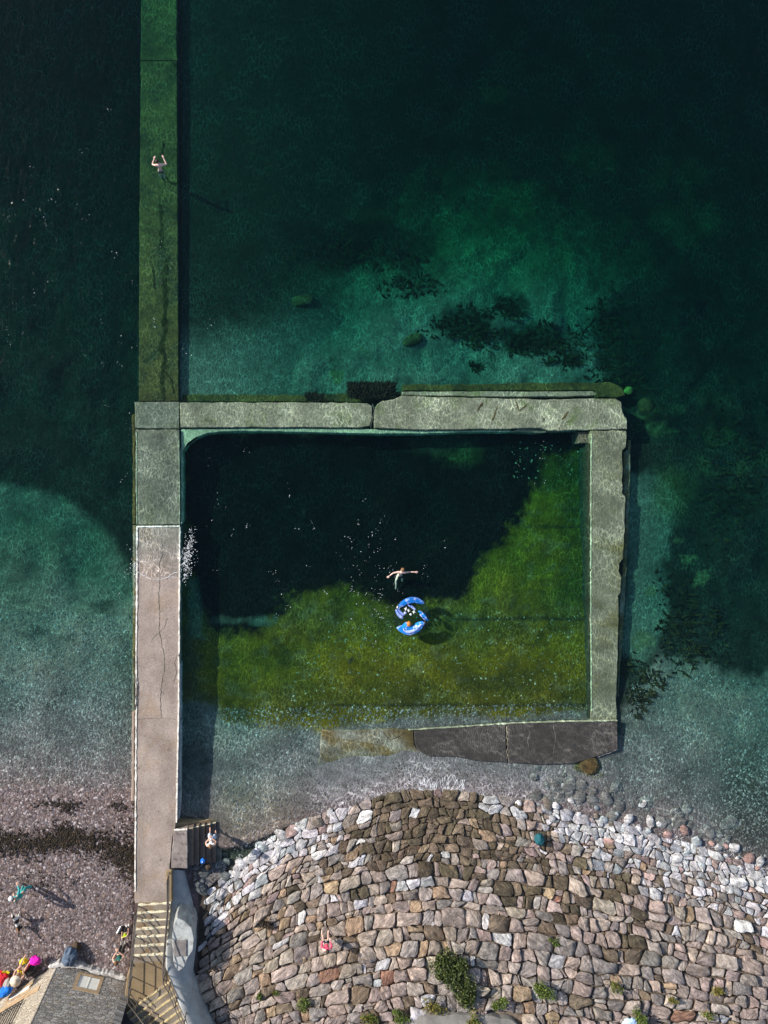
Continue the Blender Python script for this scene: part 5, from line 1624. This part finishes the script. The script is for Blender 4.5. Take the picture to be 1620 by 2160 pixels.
# swimmer in the pool
SWIM = dict(pelvis=V3(.02, -.02, -.36), waist=V3(.01, .04, -.22), chest=V3(0, .10, -.06), neck=V3(0, .20, .03), head=V3(.02, .29, .12), face=V3(.1, .95, -.1),
            shL=V3(-.18, .13, -.02), elL=V3(-.42, .04, -.03), wrL=V3(-.60, -.13, -.02), shR=V3(.18, .16, -.02), elR=V3(.46, .22, -.05), wrR=V3(.70, .26, .0),
            hipL=V3(-.07, -.05, -.40), knL=V3(-.12, -.36, -.52), anL=V3(-.06, -.72, -.62), toeL=V3(-.06, -.84, -.66), hipR=V3(.11, -.04, -.42), knR=V3(.24, -.26, -.72), anR=V3(.34, -.44, -1.02), toeR=V3(.37, -.54, -1.08))
person('swimmer with arms spread wide in the dark water above the blue float', px(846, 1213, 0), math.radians(-8), SWIM, skin='skin_pale', hair=('hair_brown', 'short'), legs='wet_shorts', leglen='short')
# on the side steps
person('person in white top and blue patterned trousers standing on the side steps', px(449, 1756, 0.18), math.radians(5),
       pose(STAND, face=(.1, .8, -.5), head=(0, .06, 1.60), elL=(-.27, .05, 1.16), wrL=(-.05, .27, 1.20), elR=(.26, .06, 1.16), wrR=(.06, .28, 1.18), anL=(-.12, .14, .09), knL=(-.11, .12, .50), anR=(.16, -.04, .09), knR=(.13, .04, .49)),
       hair=('hair_brown', 'long'), top='white_cloth', sleeves='short', legs='patterned', leglen='skirt')
hb = skin_mesh([[(V3(0, 0, 0), .09), (V3(.06, 0, .02), .11), (V3(.14, 0, 0), .08)]]); hb.shade_smooth(); hb.materials.clear()
o = link_mesh('handbag', hb, M['black_cloth']); o.location = px(433, 1772, 1.05); tag(o, 'black shoulder bag at the side of the person on the side steps', 'bag', None, 'thing')
# walking on the beach
zb = float(ground_z(np.array(60), np.array(1866)))
person('person in teal jacket and trousers walking on the shingle beach', px(60, 1866, zb), math.radians(62),
       pose(STAND, waist=(0, .04, 1.08), chest=(0, .12, 1.27), neck=(0, .20, 1.43), head=(0, .30, 1.55), face=(0, .8, -.6), shL=(-.18, .15, 1.38), shR=(.18, .15, 1.38), elL=(-.26, .14, 1.1), wrL=(-.24, .34, .92), elR=(.34, .22, 1.2), wrR=(.42, .42, 1.1),
            knL=(-.10, .14, .50), anL=(-.10, .20, .09), knR=(.10, .02, .48), anR=(.10, -.24, .13)),
       hair=('hair_brown', 'short'), top='teal', sleeves='long', legs='teal', leglen='long', shoes='dark_boot')
bm = bmesh.new(); bmesh.ops.create_icosphere(bm, subdivisions=2, radius=0.13)
for w in bm.verts: w.co.z *= 0.8
capo = bm_obj('cap', bm, M['white_cloth'], None, True)
# pink person on the stones
SIT = dict(pelvis=V3(0, 0, .14), waist=V3(0, -.04, .32), chest=V3(0, -.02, .52), neck=V3(0, .02, .68), head=V3(0, .06, .82), face=V3(0, .9, -.4),
           shL=V3(-.18, 0, .62), elL=V3(-.24, .18, .42), wrL=V3(-.16, .42, .42), shR=V3(.18, 0, .62), elR=V3(.24, .18, .42), wrR=V3(.16, .42, .42),
           hipL=V3(-.09, .06, .14), knL=V3(-.15, .44, .38), anL=V3(-.17, .74, .09), toeL=V3(-.17, .90, .04), hipR=V3(.09, .06, .14), knR=V3(.15, .44, .38), anR=V3(.19, .76, .09), toeR=V3(.20, .92, .04))
zp = float(rev_z(684, 1972)) + 0.24
person('person in a bright pink jacket standing on the stone revetment', px(685, 1970, zp), math.radians(-3),
       pose(STAND, face=(0, .8, -.6), head=(0, .07, 1.60), elL=(-.27, .03, 1.14), wrL=(-.22, .20, .93), elR=(.27, .04, 1.14), wrR=(.20, .22, .95), hipL=(-.1, 0, .9), anL=(-.17, .06, .09), knL=(-.14, .06, .49), anR=(.18, .08, .09), knR=(.15, .07, .49)),
       skin='skin_pale', hair=('hair_dark', 'short'), top='pink', sleeves='long', legs='navy', leglen='short', scale=0.9)
# beside the left handrail
zb2 = float(ground_z(np.array(259), np.array(1990)))
person('person in a dark green top standing at the foot of the beach handrail', px(261, 1990, zb2), math.radians(12),
       pose(STAND, face=(0, .8, -.6), head=(-.02, .07, 1.60), elL=(-.30, .05, 1.16), wrL=(-.04, .34, 1.18), elR=(.28, .05, 1.16), wrR=(.03, .34, 1.17)), hair=('hair_brown', 'long'), top='dark_green', sleeves='short', legs='black_cloth', leglen='long', shoes='grey_cloth')
zb3 = float(ground_z(np.array(269), np.array(1955)))
person('small person in a lime yellow top by the beach handrail', px(270, 1953, zb3), math.radians(20),
       pose(STAND, face=(.2, .9, -.3), elR=(.34, .12, 1.24), wrR=(.42, .34, 1.30)), hair=('hair_dark', 'short'), top='lime', sleeves='short', legs='black_cloth', leglen='long', shoes='white_cloth', scale=0.68)
# sunhat sitter at the wall
zb4 = float(ground_z(np.array(45), np.array(2052)))
person('person in a wide cream sun hat sitting against the stone building', px(44, 2048, zb4), math.radians(-28),
       pose(SIT, elR=(.26, .16, .42), wrR=(.10, .44, .50)), skin='skin', hair=('hair_dark', 'short'), top='khaki', sleeves='none', legs='yellow', leglen='short')
def lathe(name, prof, mat, parent, loc, n=20, world=False):
    V, F = [], []
    for (r, z) in prof:
        for k in range(n):
            a = 2 * math.pi * k / n
            V.append((r * math.cos(a), r * math.sin(a), z))
    for i in range(len(prof) - 1):
        for k in range(n):
            k2 = (k + 1) % n
            F.append((i * n + k, i * n + k2, (i + 1) * n + k2, (i + 1) * n + k))
    F.append(tuple(range((len(prof) - 1) * n, len(prof) * n)))
    o = mesh_obj(name, V, F, mat, parent, smooth=True, world=False)
    o.location = loc
    return o
hat = lathe('sun_hat', [(0.27, 0.0), (0.26, 0.025), (0.13, 0.03), (0.12, 0.11), (0.08, 0.145), (0.01, 0.15)], M['cream'], None, (0, 0, 0))
pc = px(44, 2048, zb4); a = math.radians(-28)
hat.location = (pc.x - math.sin(a) * .06, pc.y + math.cos(a) * .06, zb4 + .85); hat.rotation_euler = (math.radians(-8), 0.1, 0)
tag(hat, 'wide cream sun hat worn by the person sitting at the building', 'hat', None, 'thing')
pw = px(60, 1866, zb); a = math.radians(62)
capo.location = (pw.x - math.sin(a) * .36, pw.y + math.cos(a) * .36, zb + 1.60)
tag(capo, 'white cap worn by the person in teal on the beach', 'cap', None, 'thing')

# ------------------------------------------------------------------ dog on the beach
zd = float(ground_z(np.array(42), np.array(1938)))
DG = skin_mesh([
    [(V3(0, -.30, .47), (.115, .12)), (V3(0, -.08, .47), (.115, .125)), (V3(0, .16, .47), (.13, .155)), (V3(0, .30, .52), (.10, .12)), (V3(0, .40, .62), .080), (V3(0, .48, .70), .085), (V3(0, .56, .69), .060), (V3(0, .66, .66), .038)],
    [(V3(0, -.30, .47), (.115, .12)), (V3(0, -.42, .50), .035), (V3(.03, -.54, .58), .030), (V3(.06, -.64, .68), .026), (V3(.07, -.70, .78), .014)],
    [(V3(0, .16, .47), (.13, .155)), (V3(-.10, .20, .34), .058), (V3(-.10, .17, .20), .036), (V3(-.10, .19, .06), .028), (V3(-.10, .25, .025), .032)],
    [(V3(0, .16, .47), (.13, .155)), (V3(.10, .24, .34), .058), (V3(.10, .29, .20), .036), (V3(.10, .32, .07), .028), (V3(.10, .38, .03), .032)],
    [(V3(0, -.30, .47), (.115, .12)), (V3(-.09, -.27, .36), .072), (V3(-.09, -.20, .26), .042), (V3(-.09, -.34, .16), .030), (V3(-.09, -.33, .05), .026), (V3(-.09, -.26, .025), .032)],
    [(V3(0, -.30, .47), (.115, .12)), (V3(.09, -.31, .36), .072), (V3(.09, -.30, .25), .042), (V3(.09, -.46, .18), .030), (V3(.09, -.50, .06), .026), (V3(.09, -.43, .03), .032)]], 2)
bm = bmesh.new(); bm.from_mesh(DG)
for sg in (-1, 1):                                   # ears
    vs = [bm.verts.new(V3(sg * .05, .45, .765)), bm.verts.new(V3(sg * .095, .50, .72)), bm.verts.new(V3(sg * .125, .47, .64)), bm.verts.new(V3(sg * .09, .43, .68)), bm.verts.new(V3(sg * .075, .44, .75)), bm.verts.new(V3(sg * .10, .46, .66))]
    for f in ((0, 1, 5), (1, 2, 5), (2, 3, 5), (3, 0, 5), (0, 4, 3)):
        bm.faces.new([vs[i] for i in f])
bm.to_mesh(DG); bm.free(); DG.materials.clear(); DG.shade_smooth()
cd = np.ones((len(DG.vertices), 4), np.float32)
for i, w in enumerate(DG.vertices):
    p = w.co
    c = (0.02, 0.018, 0.017)
    if p.y > 0.22 and p.y < 0.42: c = (0.75, 0.74, 0.72)                     # white collar
    elif p.y > 0.42: c = (0.02, 0.018, 0.017) if abs(p.x) > 0.025 or p.y < 0.5 else (0.7, 0.68, 0.66)
    elif -0.10 < p.y < 0.05 and p.x > -0.06: c = (0.75, 0.74, 0.72)
    elif p.y < -0.14 and p.x < 0.02 and p.z > .2 and p.y > -.45: c = (0.26, 0.13, 0.055)
    elif p.y < -0.60: c = (0.5, 0.44, 0.36)
    if p.z < 0.22: c = (0.5, 0.44, 0.38)
    cd[i, :3] = c
at = DG.color_attributes.new('Col', 'FLOAT_COLOR', 'POINT'); at.data.foreach_set('color', cd.ravel())
M['fur'] = std_mat('dog_fur', attr='Col', var=0.15, vscale=8, grain=0.25, gscale=40, bump=0.4, bscale=30, coords='OBJ')
dog = thing('dog', px(42, 1937, zd), 'black, white and tan dog standing on the shingle beach', 'dog', None, math.radians(14))
DG.name = 'body'
link_mesh('body', DG, M['fur'], dog)

# ------------------------------------------------------------------ bags, heaps and small things
def heap(name, u, v, z, r, mat, label, cat, e=(1.3, 1.0, 0.6), rot=0.0, seed=1, bits=()):
    o = thing(name, px(u, v, z), label, cat, None, rot)
    bm = bmesh.new(); bmesh.ops.create_icosphere(bm, subdivisions=4, radius=1.0)
    for w in bm.verts:
        p = w.co
        n1 = float(fbm(p.x * 2.2 + seed * 7.1, p.y * 2.2 + p.z * 1.7 + seed, seed, 4))
        fold = abs(math.sin(p.x * 5 + n1 * 9 + seed) * math.cos(p.y * 4 + n1 * 7)) * 0.16
        k = 0.72 + 0.5 * n1 - fold
        w.co = Vector((p.x * r * e[0] * k, p.y * r * e[1] * k, max(-0.02, p.z * r * e[2] * k + r * e[2] * 0.45)))
    bm_obj('cloth' if cat in ('jacket', 'towel', 'cloth', 'clothes') else 'bag_body', bm, mat, o, True)
    for (nm, path, rad, m) in bits:
        tube(nm, [Vector(p) * r for p in path], rad, m, o, 6, world=False)
    return o
strap = lambda m: (('strap', [(-.5, -.4, .5), (-.4, -.2, .95), (0, 0, 1.05), (.4, .2, .95), (.5, .3, .5)], .018, m),)
gz = lambda u, v: float(ground_z(np.array(float(u)), np.array(float(v))))
heap('jacket', 149, 2013, gz(149, 2010) + .05, 0.42, M['slate'], 'crumpled slate blue jacket heaped at the corner of the building', 'jacket', (0.95, 1.35, .9), -0.3, 3)
heap('duffel_bag', 160, 1996, gz(160, 1996), 0.26, M['brown_cloth'], 'dark brown bag on the shingle behind the slate blue jacket', 'bag', (1.1, 1.0, .8), 0.4, 4, strap(M['black_cloth']))
heap('dry_bag', 76, 2024, gz(76, 2024) + .25, 0.27, M['hot_pink'], 'bright magenta bag on top of the red and black rucksack', 'bag', (1.2, .85, .8), -0.1, 5, strap(M['hot_pink']))
heap('rucksack', 66, 2041, gz(66, 2041), 0.34, M['black_cloth'], 'red and black rucksack below the magenta bag', 'bag', (1.0, 1.15, .7), -0.5, 6, (('strap', [(-.75, -.7, .3), (-.62, -.2, .75), (-.45, .4, .72), (-.3, .9, .3)], .05, M['red']), ('strap', [(-.4, -.9, .3), (-.1, -.75, .7), (.2, -.7, .5)], .03, M['grey_cloth'])))
heap('towel', 7, 2062, gz(7, 2062), 0.36, M['red'], 'red towel heaped at the left end of the beach belongings', 'towel', (1.0, 1.2, .6), 0.3, 7)
heap('rucksack', 21, 2073, gz(21, 2073) + .05, 0.30, M['grey_cloth'], 'grey rucksack between the red towel and the blue bag', 'bag', (1.1, 1.0, .8), 0.3, 8, strap(M['black_cloth']))
heap('beach_bag', 13, 2088, gz(13, 2088) + .1, 0.34, M['blue'], 'bright blue bag at the foot of the lit building wall', 'bag', (1.25, .8, .7), 0.5, 9, strap(M['blue']))
heap('jumper', 51, 2027, gz(51, 2027) + .1, 0.20, M['yellow'], 'yellow bundle beside the person in the cream sun hat', 'clothes', (1.3, .8, .6), 0.5, 12)
heap('helmet_bag', 255, 1961, gz(255, 1961), 0.19, M['black_cloth'], 'black and white bag beside the person in lime', 'bag', (1.0, 1.25, .8), -0.3, 10, (('strap', [(-.8, -.9, .3), (-.6, -.3, .95), (-.5, .4, .9), (-.3, .95, .3)], .05, M['white_cloth']),))
heap('bucket_bag', 428, 1815, 0.42, 0.15, M['blue'], 'small bright blue bag on the side steps', 'bag', (1.0, .95, .8), 0, 11, (('strap', [(-.4, -.5, .6), (-.1, 0, 1.2), (.3, .5, .6)], .02, M['white_cloth']),))
heap('satchel', 440, 1829, 0.30, 0.17, M['brown_cloth'], 'dark brown satchel below the small blue bag', 'bag', (1.0, 1.0, .7), 0.4, 13, strap(M['black_cloth']))
heap('bundle', 1136, 1769, float(rev_z(1136, 1769)) + .2, 0.27, M['dark_teal'], 'dark teal bundle wedged among the stones at the water edge', 'bundle', (0.9, 1.2, .9), 0, 14, strap(M['dark_teal']))
heap('cloth', 1326, 2156, float(rev_z(1326, 2156)) + .25, 0.30, M['sky_cloth'], 'pale blue cloth lying at the lower edge of the stone slope', 'cloth', (1.3, .8, .4), 0.3, 15)
# yellow flippers
fl = thing('flippers', px(17, 2049, gz(17, 2049)), 'pair of yellow swim flippers standing beside the red towel', 'flippers')
for sg in (-1, 1):
    prof = [(-.03, 0), (.03, 0), (.05, .10), (.08, .30), (.075, .36), (-.075, .36), (-.08, .30), (-.05, .10)]
    V, F = [], []
    for t in (0.012, -0.012):
        for (x, y) in prof:
            q = Matrix.Rotation(-sg * 0.4, 3, 'Z') @ Vector((x * 1.2, y * .8 - 0.05, 0))
            V.append(Vector((q.x + sg * .03, q.y, 0.14 + y * 0.5 + t)))
    n = len(prof)
    F = [tuple(range(n)), tuple(range(2 * n - 1, n - 1, -1))] + [(i, n + i, n + (i + 1) % n, (i + 1) % n) for i in range(n)]
    mesh_obj('flipper', V, F, M['yellow'], fl, world=False)

# ------------------------------------------------------------------ inflatable float
M['float_blue'] = flat_mat('float_print_blue', (0.015, 0.22, 0.66), 0.25, 0.15, 3, stain=(0.50, 0.58, 0.88), stain_scale=4.2, stain_lo=0.55, stain_hi=0.58)
M['float_pale'] = flat_mat('float_print_pale', (0.42, 0.50, 0.86), 0.25, 0.1, 3, stain=(0.01, 0.10, 0.42), stain_scale=4.0, stain_lo=0.56, stain_hi=0.60)
M['float_white'] = flat_mat('float_print_white', (0.8, 0.8, 0.78), 0.3, 0.03)
M['orange'] = flat_mat('orange_ball', (0.50, 0.17, 0.03), 0.4)
M['float_navy'] = flat_mat('float_navy_edge', (0.008, 0.05, 0.20), 0.3, 0.1)
def vinyl():
    m, t, out = nt_new('clear_vinyl')
    tr = N(t, 'ShaderNodeBsdfTransparent'); tr.inputs[0].default_value = (0.72, 0.78, 0.86, 1)
    gl = N(t, 'ShaderNodeBsdfGlossy'); gl.inputs['Roughness'].default_value = 0.15
    mx = N(t, 'ShaderNodeMixShader'); mx.inputs[0].default_value = 0.025
    t.links.new(tr.outputs[0], mx.inputs[1]); t.links.new(gl.outputs[0], mx.inputs[2]); t.links.new(mx.outputs[0], out.inputs[0])
    return m
M['vinyl'] = vinyl()
fc = px(868, 1299, 0.0)
flo = thing('inflatable_float', fc, 'round clear inflatable float printed with blue waves and white stars on the pool', 'pool float')
def fp(x, y, z=0.0):           # float-local point from zoom pixels of the detail view
    return Vector(((x - 790) * 0.0988 * S, -(y - 1205) * 0.0988 * S, z))
ring = [fp(790 + 330 * math.cos(t), 1205 + 365 * math.sin(t), 0.06) for t in np.linspace(0, 2 * math.pi, 33)[:-1]]
tube('clear_ring', ring, 0.16, M['vinyl'], flo, 12, closed=True, world=False)
bm = bmesh.new(); bmesh.ops.create_circle(bm, cap_ends=True, segments=28, radius=0.72)
for w in bm.verts: w.co.z = 0.015
bm_obj('clear_floor', bm, M['vinyl'], flo)
def pillow(name, pts_out, mat, h=0.14, z=0.03):
    """Puffed panel: outline in zoom pixels, domed towards its middle."""
    d = densify(pts_out, 28)
    c = Vector((sum(p[0] for p in d) / len(d), sum(p[1] for p in d) / len(d)))
    # middle line: inset rings towards the nearest opposite edge by shrinking along inward normals
    n = len(d)
    V = []; F = []
    ar = sum(d[i - 1][0] * d[i][1] - d[i][0] * d[i - 1][1] for i in range(n))
    sgn = 1 if ar > 0 else -1
    for (ins, hz) in ((0, 0.0), (5, 0.55), (13, 0.85), (24, 1.0)):
        for i in range(n):
            a, b = d[i - 1], d[(i + 1) % n]
            t = Vector((b[0] - a[0], b[1] - a[1])).normalized()
            nn = Vector((-t.y, t.x)) * sgn
            V.append(fp(d[i][0] + nn.x * ins, d[i][1] + nn.y * ins, z + h * hz))
    for r_ in range(3):
        for i in range(n):
            j = (i + 1) % n
            f = (r_ * n + i, r_ * n + j, (r_ + 1) * n + j, (r_ + 1) * n + i)
            F.append(f if sgn < 0 else f[::-1])
    top_ = list(range(3 * n, 4 * n))
    bm = bmesh.new()
    vs = [bm.verts.new(p) for p in V]
    for f in F: bm.faces.new([vs[i] for i in f])
    fcap = bm.faces.new([vs[i] for i in (top_ if sgn < 0 else top_[::-1])])
    bmesh.ops.triangulate(bm, faces=[fcap])
    return bm_obj(name, bm, mat, flo, True)
pillow('blue_panel', [(505, 1000), (525, 950), (580, 890), (660, 835), (750, 805), (850, 798), (940, 820), (1020, 865), (1065, 915), (1050, 950), (1010, 962), (940, 945), (860, 925), (780, 935), (700, 950), (620, 1000), (560, 1022), (520, 1020)], M['float_blue'])
pillow('blue_panel', [(462, 1455), (500, 1425), (580, 1400), (650, 1340), (690, 1330), (760, 1420), (830, 1400), (900, 1345), (980, 1315), (1040, 1318), (1065, 1350), (1050, 1400), (1000, 1480), (920, 1550), (830, 1595), (740, 1620), (650, 1605), (560, 1560), (500, 1510)], M['float_blue'], 0.18)
pillow('pale_panel', [(590, 1450), (640, 1490), (720, 1500), (800, 1480), (880, 1420), (960, 1360), (1000, 1360), (960, 1440), (900, 1500), (820, 1550), (720, 1575), (640, 1550), (590, 1500)], M['float_pale'], 0.10, 0.16)
pillow('pale_panel', [(440, 1070), (470, 1062), (510, 1110), (560, 1170), (610, 1215), (605, 1262), (580, 1275), (530, 1250), (480, 1190), (445, 1120)], M['float_pale'], 0.12)
pillow('pale_panel', [(482, 1020), (505, 1015), (540, 1070), (590, 1125), (640, 1170), (625, 1200), (590, 1195), (530, 1140), (490, 1080)], M['float_pale'], 0.10)
pillow('blue_panel', [(925, 1105), (950, 1090), (1000, 1100), (1050, 1140), (1100, 1200), (1140, 1270), (1145, 1305), (1120, 1315), (1070, 1260), (1010, 1200), (960, 1150)], M['float_blue'], 0.12)
pillow('pale_panel', [(955, 1175), (975, 1165), (1030, 1225), (1090, 1285), (1085, 1305), (1060, 1295), (1005, 1235)], M['float_pale'], 0.08)
pillow('pale_panel', [(690, 965), (720, 950), (790, 975), (850, 1020), (882, 1055), (870, 1085), (840, 1078), (780, 1035), (720, 1000)], M['float_pale'], 0.10)
def star(x, y, r, rot):
    V = []
    for z in (0.05, 0.09):
        for k in range(8):
            a = rot + k * math.pi / 4; q = r if k % 2 == 0 else r * 0.36
            V.append(fp(x + q * math.cos(a), y + q * math.sin(a), z))
    V.append(fp(x, y, 0.11))
    F = [(k, (k + 1) % 8, 8 + (k + 1) % 8, 8 + k) for k in range(8)] + [(8 + k, 8 + (k + 1) % 8, 16) for k in range(8)]
    mesh_obj('star', V, [f[::-1] for f in F], M['float_white'], flo, world=False)
star(662, 1052, 48, 0.3); star(722, 1092, 38, 0.2); star(835, 1120, 44, 0.15)
for (x, y, r) in ((648, 1142, 30), (768, 1172, 22)):
    lathe('spot', [(r * .0988 * S, 0), (r * .0988 * S, .05), (r * .07 * S, .075), (0.002, .08)], M['float_white'] if r < 25 else M['float_pale'], flo, fp(x, y, 0.03), 14)
bm = bmesh.new(); bmesh.ops.create_icosphere(bm, subdivisions=3, radius=0.115)
for w in bm.verts: w.co.y *= 1.25
ob = bm_obj('orange_ball', bm, M['orange'], None, True)
ob.location = fc + fp(718, 1365, 0.2)
tag(ob, 'orange ball resting on the blue pool float', 'ball', None, 'thing')

# ------------------------------------------------------------------ plants on the revetment
M['leaf'] = std_mat('leaves', attr='Col', var=0.2, vscale=6, grain=0.1, bump=0, rough=0.6)
M['twig'] = std_mat('twigs', (0.07, 0.05, 0.03), var=0.3, bump=0)
def shrub(u, v, ru, rv, hgt, n, cols, label, seed, name='shrub'):
    z = float(rev_z(u, v)) + 0.22
    base = px(u, v, z)
    o = thing(name, base, label, 'shrub' if ru > 14 else 'plant', 'plants growing between the stones')
    rg = random.Random(seed)
    rx, ry = ru * S * 1.12, rv * S * 1.12
    lob = [(rg.uniform(-.6, .6), rg.uniform(-.6, .6), rg.uniform(.3, .6)) for _ in range(7)]
    V, F, Cc = [], [], []
    for _ in range(n):
        l = rg.choice(lob)
        q = Vector((rg.gauss(0, 1), rg.gauss(0, 1), rg.gauss(0, 1))).normalized() * rg.random() ** 0.4 * l[2]
        x, y = (l[0] + q.x) * rx, (l[1] + q.y) * ry
        zz = max(0.02, (0.35 + q.z + 0.3 * (1 - l[0] ** 2 - l[1] ** 2)) * hgt) + y * 0.0 - y * 0.285 * 0.6
        s = rg.uniform(0.035, 0.075) * (1.2 if ru > 30 else 0.9)
        d = Vector((rg.gauss(0, 1), rg.gauss(0, 1), rg.gauss(0.2, .7))).normalized(); w = d.cross(Vector((rg.gauss(0, 1), rg.gauss(0, 1), 1))).normalized()
        p = Vector((x, y, zz)); b = len(V)
        V += [p - d * s, p + w * s * .45, p + d * s, p - w * s * .45]
        F.append((b, b + 1, b + 2, b + 3))
        c = rg.choice(cols); k = rg.uniform(.65, 1.35)
        Cc += [[x_ * k for x_ in c]] * 4
    mesh_obj('foliage', V, F, M['leaf'], o, cols=Cc, world=False)
    for i in range(min(7, 3 + int(ru / 8))):
        l = lob[i % 7]
        tube('stem', [Vector((0, 0, -0.15)), Vector((l[0] * rx * .4, l[1] * ry * .4, hgt * .3)), Vector((l[0] * rx, l[1] * ry, hgt * .6 - l[1] * ry * .2))], 0.018, M['twig'], o, 5, taper=(1.3, 1, .4), world=False)
    return o
DK = [(0.035, 0.055, 0.012), (0.05, 0.075, 0.016), (0.075, 0.09, 0.02), (0.03, 0.04, 0.012)]
LG = [(0.085, 0.125, 0.02), (0.11, 0.15, 0.03), (0.07, 0.10, 0.02)]
YL = [(0.16, 0.15, 0.03), (0.11, 0.12, 0.025), (0.14, 0.10, 0.02)]
shrub(962, 2052, 40, 48, .55, 4200, DK, 'large dark green shrub, the biggest on the stone slope', 1)
shrub(925, 2045, 22, 22, .35, 900, DK, 'dark green shrub hugging the left side of the largest shrub', 2)
shrub(1145, 2090, 21, 20, .45, 1200, LG, 'round bright green shrub standing alone right of the largest shrub', 3)
shrub(1050, 2112, 17, 11, .3, 520, LG, 'low bright green plant between the largest shrub and the round one', 4)
shrub(640, 2116, 12, 13, .3, 420, LG, 'small green tuft below and left of the person in pink', 5)
shrub(545, 2098, 8, 7, .2, 160, LG, 'tiny green tuft, leftmost on the stone slope', 6)
shrub(785, 2144, 24, 9, .25, 560, LG + YL, 'wide low green plant at the bottom edge left of the grey slab', 7)
shrub(842, 2138, 18, 12, .3, 560, LG, 'leafy green plant touching the left end of the grey slab', 8)
shrub(996, 2146, 16, 20, .3, 560, LG + YL, 'yellow green plant growing on the grey slab', 9)
shrub(910, 2118, 24, 14, .25, 560, YL, 'yellowish weeds just above the grey slab', 10)
shrub(1350, 2146, 16, 18, .35, 620, LG, 'green plant right of the pale blue cloth at the bottom edge', 11)
shrub(1298, 2078, 12, 12, .2, 260, LG + YL, 'small green tuft near the middle of the right half of the slope', 12)
shrub(1420, 2108, 12, 7, .15, 220, YL, 'thin yellow green weeds right of the middle of the stone slope', 13)
shrub(1512, 2086, 12, 10, .2, 240, YL, 'small yellow green tuft far right on the stone slope', 14)
shrub(1165, 1985, 13, 8, .18, 220, LG, 'thin green weeds high on the slope above the round shrub', 15)
shrub(580, 2092, 10, 8, .15, 180, LG + YL, 'faint green tuft between the leftmost tuft and the small tuft', 16)
shrub(1490, 2140, 14, 8, .2, 240, LG + YL, 'low green weeds in the bottom right of the stone slope', 17)
shrub(560, 1948, 16, 14, .16, 420, [(0.03, 0.02, 0.014), (0.045, 0.03, 0.02)], 'dark brown dead plant among the stones above the person in pink', 18)
